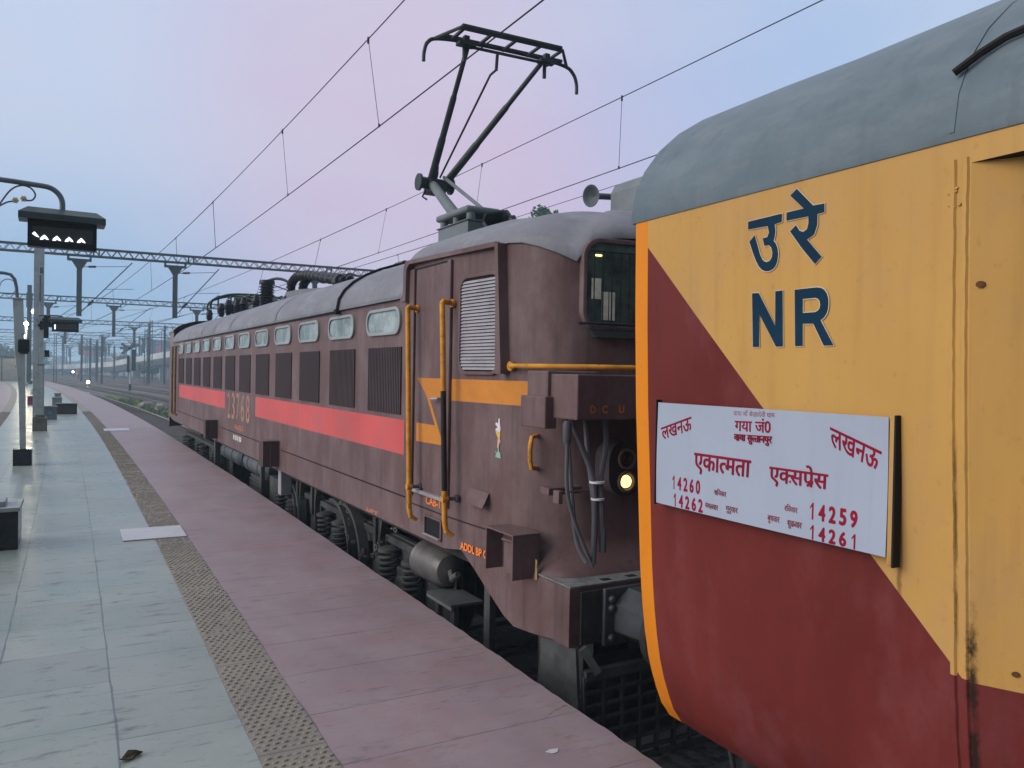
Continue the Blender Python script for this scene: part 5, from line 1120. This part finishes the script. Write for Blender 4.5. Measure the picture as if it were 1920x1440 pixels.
# ------------------------------------------------------------------ beyond the platform
hut = thing('station_hut', 'plain pale grey hut at the far left end of the platform', 'hut', (-6.35, 97, 0), .1)
mb = MB(); mb.box(-1.5, .75, -.8, 1.6, 0, 2.5); mb.box(-.75, -.68, -.803, -.801, 0, 2.4, 1); mb.box(.45, .62, -.83, -.801, 1.45, 1.62, 1); mb.build('wall', [mat('pale_hut_wall', (.33, .34, .33), .8, var=.15), m_case], hut)
mb = MB(); mb.box(-1.62, .87, -.92, 1.72, 2.501, 2.58); mb.build('roof', m_gan, hut)
mb = MB(); mb.box(-.32, .32, -.3, .3, .12, 1.7); mb.box(-.36, .36, -.34, .34, 1.7, 1.76); mb.box(-.36, .36, -.34, .34, 0, .12); mb.box(-.02, .02, -.305, -.301, .2, 1.6); tag(mb.build('blue_cabinet', mat('blue_cabinet_paint', (.035, .13, .19), .5), loc=(-4.8, 96, 0), bevel=.01), 'blue electrical cabinet at the far end of the platform', 'cabinet')
m_haz = mat('weathered_flyover', (.42, .45, .46), .85, var=.15, scale=.3, c2=(.16, .16, .16), amt=.5)
fly = thing('flyover', 'long pale road flyover ramp descending to the left across the yard', 'flyover', (0, 0, -1.14), 0)
FP = [(-14, 300, -.2), (-6, 262, .6), (2, 238, .85), (10, 200, 1.6), (13.5, 184, 2.5), (18, 165, 3.5), (27, 140, 5.2), (45, 105, 7)]
def fsec(p, q):
    x, y, z = p; n = Vector((q[1]-p[1], p[0]-q[0])).normalized()*4; Z = 1.14
    return [(x-n.x, y-n.y, z+Z), (x-n.x, y-n.y, z+1.15+Z), (x-n.x*.95, y-n.y*.95, z+1.15+Z), (x-n.x*.95, y-n.y*.95, z+.4+Z), (x+n.x*.95, y+n.y*.95, z+.4+Z), (x+n.x*.95, y+n.y*.95, z+1.15+Z), (x+n.x, y+n.y, z+1.15+Z), (x+n.x, y+n.y, z+Z), (x+n.x*.55, y+n.y*.55, z-.9+Z), (x-n.x*.55, y-n.y*.55, z-.9+Z)]
mb = MB(); mb.grid([fsec(p, FP[i+1] if i+1 < len(FP) else (2*p[0]-FP[i-1][0], 2*p[1]-FP[i-1][1], 0)) for i, p in enumerate(FP)], 0, False, True); mb.build('deck', m_haz, fly)
for x, y, z in ((-2, 250, .7), (3.5, 232, .9), (7.5, 212, 1.3), (11.2, 194, 1.9), (15.2, 177, 2.9), (20.5, 158, 3.9), (30, 133, 5.5)):
    mb = MB(); mb.prism([(-1.1, 0), (1.1, 0), (1.1, max(.3, z-.1)), (3.0, z+.3), (-3.0, z+.3), (-1.1, max(.3, z-.1))], lambda u, v, d: (x+u*.7, y+u*.5+d, v), -.6, .6); mb.build('pier', m_haz, fly)
mb = MB()
for i in range(40):
    p = i/39*(len(FP)-2.001); k = int(p); a, b = Vector(FP[k]), Vector(FP[k+1]); c = a+(b-a)*(p-k); 
    if i % 4 == 0: mb.tube([(c.x, c.y, c.z+1.4), (c.x, c.y, c.z+7.5), (c.x+1.2, c.y, c.z+7.9)], .08, 5)
tag(mb.build('street_lamp_row', m_gan, fly, (0, 0, 0)))
def hoarding(x, y, z, w, h, label, cols, rz=0):
    hd_ = thing('hoarding', label, 'billboard', (x, y, -1.14), rz, 'advertising hoardings beyond the flyover')
    mb = MB(); Z = z+1.14; mb.box(-w/2, w/2, 0, .3, Z, Z+h); mb.build('panel', cols[0], hd_)
    for k, (P, m_) in enumerate(cols[1]): mb = MB(); mb.prism([(-w/2+u*w, Z+v*h) for u, v in P], lambda u, v, d: (u, -d, v), .01+k*.01, .02+k*.01); mb.build('printed_panel', m_, hd_)
    mb = MB()
    for u in (-.4, -.13, .13, .4): mb.bar((u*w, .4, 0), (u*w, .4, Z+h*.9), .25, .25); mb.bar((u*w, 1.8, 0), (u*w, .4, Z+h*.6), .15, .15)
    mb.build('frame', m_gan, hd_)
m_hr, m_hd, m_hp, m_hb = [mat(n, c, .6, var=.2, scale=.6, fine=False) for n, c in (('red_print', (.62, .11, .13)), ('dark_print', (.07, .09, .12)), ('pink_print', (.68, .15, .26)), ('violet_print', (.30, .18, .36)))]
hoarding(4.6, 300, 5.0, 7.2, 3.5, 'wide red and dark billboard beyond the middle of the flyover', (m_hr, [([(.48, .02), (.98, .02), (.98, .98), (.56, .98)], m_hd), ([(.04, .55), (.36, .6), (.34, .9), (.05, .92)], mat('dark_red_print', (.25, .05, .06), .6))]))
hoarding(18.9, 260, 4.2, 2.4, 5.8, 'narrow dark grey billboard left of the pink one beyond the flyover', (m_hd, []))
hoarding(22.3, 262, 4.4, 4.4, 5.6, 'violet billboard with a pink shape beyond the right end of the flyover', (m_hb, [([(.04, .02), (.5, .02), (.46, .4), (.32, .86), (.18, .82), (.1, .3)], m_hp), ([(.55, .55), (.97, .55), (.97, .95), (.55, .95)], m_hd)]))
hoarding(9.5, 330, 1.5, 5, 2.2, 'small faded red hoarding low behind the flyover parapet', (m_hr, []))
# signals and masts in the yard
rs = thing('route_signal', 'railway signal on a white post with a fan of lamp arms at its head', 'signal', (5.25, 103, -1.14), 0)
mb = MB(); mb.cyl((0, 0, 0), (0, 0, 4.0), .09, seg=10); mb.cyl((0, 0, 0), (0, 0, .8), .16, seg=10, m=1); mb.build('post', [mat('white_post', (.45, .46, .47), .5), m_case], rs)
mb = MB()
for a in (150, 178, 215, 60, 25): mb.bar((-.05, -.12, 5.0), (-.05+1.05*math.cos(math.radians(a)), -.12, 5.0+1.05*math.sin(math.radians(a))), .10, .24); mb.bar((-.05+.2*math.cos(math.radians(a)), -.19, 5.0+.2*math.sin(math.radians(a))), (-.05+.95*math.cos(math.radians(a)), -.19, 5.0+.95*math.sin(math.radians(a))), .02, .10, 1)
mb.build('route_arms', [m_case, m_gtop], rs)
mb = MB(); mb.box(-.35, -.08, -.1, .2, 2.2, 4.2); mb.box(.15, .6, .0, .4, 2.4, 4.9); mb.build('signal_head', m_case, rs)
for x, y, h, lb in ((10.9, 150, 11, 'lattice mast rising behind the flyover left of the billboards'), (-3.5, 150, 7.9, 'thin far mast just right of the small hanging indicator board'), (8.6, 128, 8.5, 'bare steel mast behind the signal with the fan of arms'), (1.5, 205, 9, 'faint far mast in front of the wide red billboard')):
    mb = MB(); w = .22
    for dx in (-w, w):
        for dy in (-w, w): mb.bar((dx, dy, 0), (dx*.7, dy*.7, h), .09, .09)
    for i in range(14):
        a, b = h*i/14, h*(i+1)/14
        for s_ in (-w*.8, w*.8): mb.bar((-w*.85, s_, a), (w*.85, s_, b), .05, .05); mb.bar((s_, -w*.85, b), (s_, w*.85, a), .05, .05)
    mb.bar((-.9, 0, h*.82), (.9, 0, h*.82), .1, .1); tag(mb.build('lattice_mast', m_gan, loc=(x, y, -1.14)), lb, 'mast', 'lattice masts in the yard')
rm_ = random.Random(4)
for i in range(36):
    y = rm_.uniform(120, 330); x = tx(rm_.uniform(10, 60) if i % 3 else rm_.uniform(5, 30), y); h = rm_.uniform(7, 10); mb = MB(); w = .10+y*.0004
    mb.box(-w, w, -w, w, 0, h); mb.bar((0, 0, h-1.2), ((-1) ** i*2.6, 0, h-.4), .06, .06); mb.bar((0, 0, h-2.4), ((-1) ** i*2.5, 0, h-.5), .07, .07); mb.bar((0, 0, h-2.0), ((-1) ** i*2.7, 0, h-2.0), .05, .05)
    tag(mb.build('catenary_mast', m_gan, loc=(x, y, -1.14)), 'thin hazy catenary mast with a bracket arm among many far across the yard', 'mast', 'far catenary masts')
for x, y, z, r_, lb in ((.98, 112, -.30, .20, 'bright white ground lamp beside the curving rails'), (-1.15, 190, .42, .22, 'distant white lamp left of the red marker')):
    l_ = thing('ground_lamp', lb, 'lamp', (x, y, -1.14), 0); mb = MB(); mb.cyl((0, .1, 0), (0, .1, z+1.14-r_*.6), .06, seg=8); mb.build('post', m_gan, l_)
    mb = MB(); mb.rev((0, 0, z+1.14-r_), (0, 0, 1), [(0, 0), (.03, r_*.6), (r_, r_), (r_*1.7, r_*.6), (r_*2, 0)], 12); mb.build('globe', emit('white_ground_lamp', (.92, .96, 1), 14), l_)
mb = MB(); mb.cyl((0, 0, 0), (0, 0, 1.0), .10, seg=10, m=1); mb.rev((0, 0, .95), (0, 0, 1), [(0, 0), (0, .35), (.7, .35), (.75, 0)], 14, 0); tag(mb.build('red_marker', [mat('pale_red', (.5, .13, .10), .5), m_case], loc=(-.15, 190, -1.14)), 'round red marker on a short post far along the tracks', 'marker')
# trees: crown of leaf clumps on a limbed trunk
m_leafs = [mat('leaf_green', (.06, .16, .035), .7, var=.4, scale=.8), mat('leaf_dark', (.035, .07, .03), .7, var=.4, scale=.8)]
def tree(x, y, h, r, label, nleaf, rng, m_, zc=.62, ls=.35, group=None):
    t = thing('tree', label, 'tree', (x, y, -1.14), rng.uniform(0, 6), group); mb = MB(); mb.tube([(0, 0, 0), (.1, 0, h*.3), (-.05, .1, h*.6)], [r*.09, r*.07, r*.04], 8); L = []
    for i in range(9):
        a = i*2.4; e = rng.uniform(.45, .95); tip = Vector((math.cos(a)*r*.75*e, math.sin(a)*r*.75*e, h*(zc+rng.uniform(-.12, .33)))); L.append(tip); mb.tube([(0, 0, h*rng.uniform(.28, .55)), tip*.55+Vector((0, 0, h*.22)), tip], [r*.04, r*.025, r*.008], 5)
    mb.build('trunk', mat('bark', (.07, .055, .045), .9), t); mb = MB(); cs = L+[Vector((rng.uniform(-.6, .6)*r, rng.uniform(-.6, .6)*r, h*rng.uniform(zc-.15, .97))) for _ in range(9)]
    for _ in range(nleaf):
        c = rng.choice(cs); d = Vector((rng.gauss(0, 1), rng.gauss(0, 1), rng.gauss(0, .8)))*r*.20; p = c+d
        if p.z > h*1.03 or p.z < h*.3: continue
        u = Vector((rng.gauss(0, 1), rng.gauss(0, 1), rng.gauss(0, 1))).normalized(); w = u.cross(Vector((.3, .5, .8))).normalized(); s_ = ls*rng.uniform(.5, 1.2)
        mb.add([p-u*s_*.5, p+w*s_*.28, p+u*s_*.5, p-w*s_*.28], [(0, 1, 2, 3)])
    mb.build('crown', m_, t); return t
tree(36.6, 60, 17.6, 1.9, 'leafy tree showing only its top above the locomotive cab roof', 3200, random.Random(2), m_leafs[0], .66, .55)
rt_ = random.Random(21)
for i, (x, y, h, r) in enumerate(((-15, 250, 7, 4.5), (-19, 235, 8, 5), (-11.5, 290, 7, 4.5), (-24, 260, 10, 6), (12, 240, 5.5, 3.6), (14.5, 196, 4.5, 3))):
    tree(x, y, h, r, ['round tree far left of the platform end, nearest the hut', 'dark tree far left behind the hut', 'low tree left of the flyover foot', 'tall tree at the far left edge', 'bushy tree behind the flyover below the masts', 'green bush under the flyover beside the signal post'][i], 1500, rt_, m_leafs[1], .55, 1.0, 'trees in the hazy distance')
# hazy town and tree belt on the horizon
m_town = mat('town_wall', (.28, .27, .27), .85, var=.2, scale=.1, fine=False)
for i, (x, y, w, d, h) in enumerate(((12, 420, 14, 10, 4.5), (31, 400, 16, 12, 6), (47, 430, 18, 12, 10), (-8, 450, 18, 10, 5), (20, 470, 10, 10, 8), (62, 380, 20, 14, 9))):
    t = thing('distant_building', ['low hazy block straight beyond the wide billboard', 'hazy block behind the narrow dark billboard', 'tallest hazy block beyond the violet billboard', 'long hazy block left beyond the flyover foot', 'hazy tower between the two billboards', 'hazy block hidden mostly by the locomotive'][i], 'building', (x, y, -1.14), .1*i, 'buildings in the hazy distance')
    mb = MB(); mb.box(-w/2, w/2, -d/2, d/2, 0, h); mb.box(-w*.2, w*.1, -d*.2, d*.2, h, h+2.2); mb.build('wall', m_town, t)
    for k in range(int(h//3)): mb = MB(); [mb.box(-w/2+1+j*2.4, -w/2+2.2+j*2.4, -d/2-.05, -d/2-.01, 1+k*3, 2.4+k*3) for j in range(int((w-1)/2.4))]; mb.build('window_row', m_hd, t)
mb = MB(); rb = random.Random(9)
for _ in range(5000):
    a = rb.uniform(-60, 130); y = 520+rb.gauss(0, 20); hh = 5+3.5*math.sin(a*.12)+2*math.sin(a*.41); p = Vector((a, y, -1.14+hh*rb.random()**.6)); u = Vector((rb.gauss(0, 1), rb.gauss(0, 1), rb.gauss(0, 1))).normalized(); w = u.cross(Vector((.3, .5, .8))).normalized(); s_ = rb.uniform(1, 2.6)
    mb.add([p-u*s_, p+w*s_*.6, p+u*s_, p-w*s_*.6], [(0, 1, 2, 3)])
tag(mb.build('treeline', m_leafs[1]), kind='stuff')
# ------------------------------------------------------------------ evening haze over the yard
mb = MB(); mb.box(-1500, 1500, -120, 1550, -2.3, 22)
hz_ = NT('evening_haze'); hz_.t.nodes.remove(hz_.b); v = hz_.n('ShaderNodeVolumePrincipled'); v.inputs['Color'].default_value = (.60, .84, 1, 1); v.inputs['Density'].default_value = .0017; v.inputs['Anisotropy'].default_value = 0
hz_.t.links.new(v.outputs[0], hz_.t.nodes['Material Output'].inputs['Volume'])
tag(mb.build('haze', hz_.m), kind='stuff')
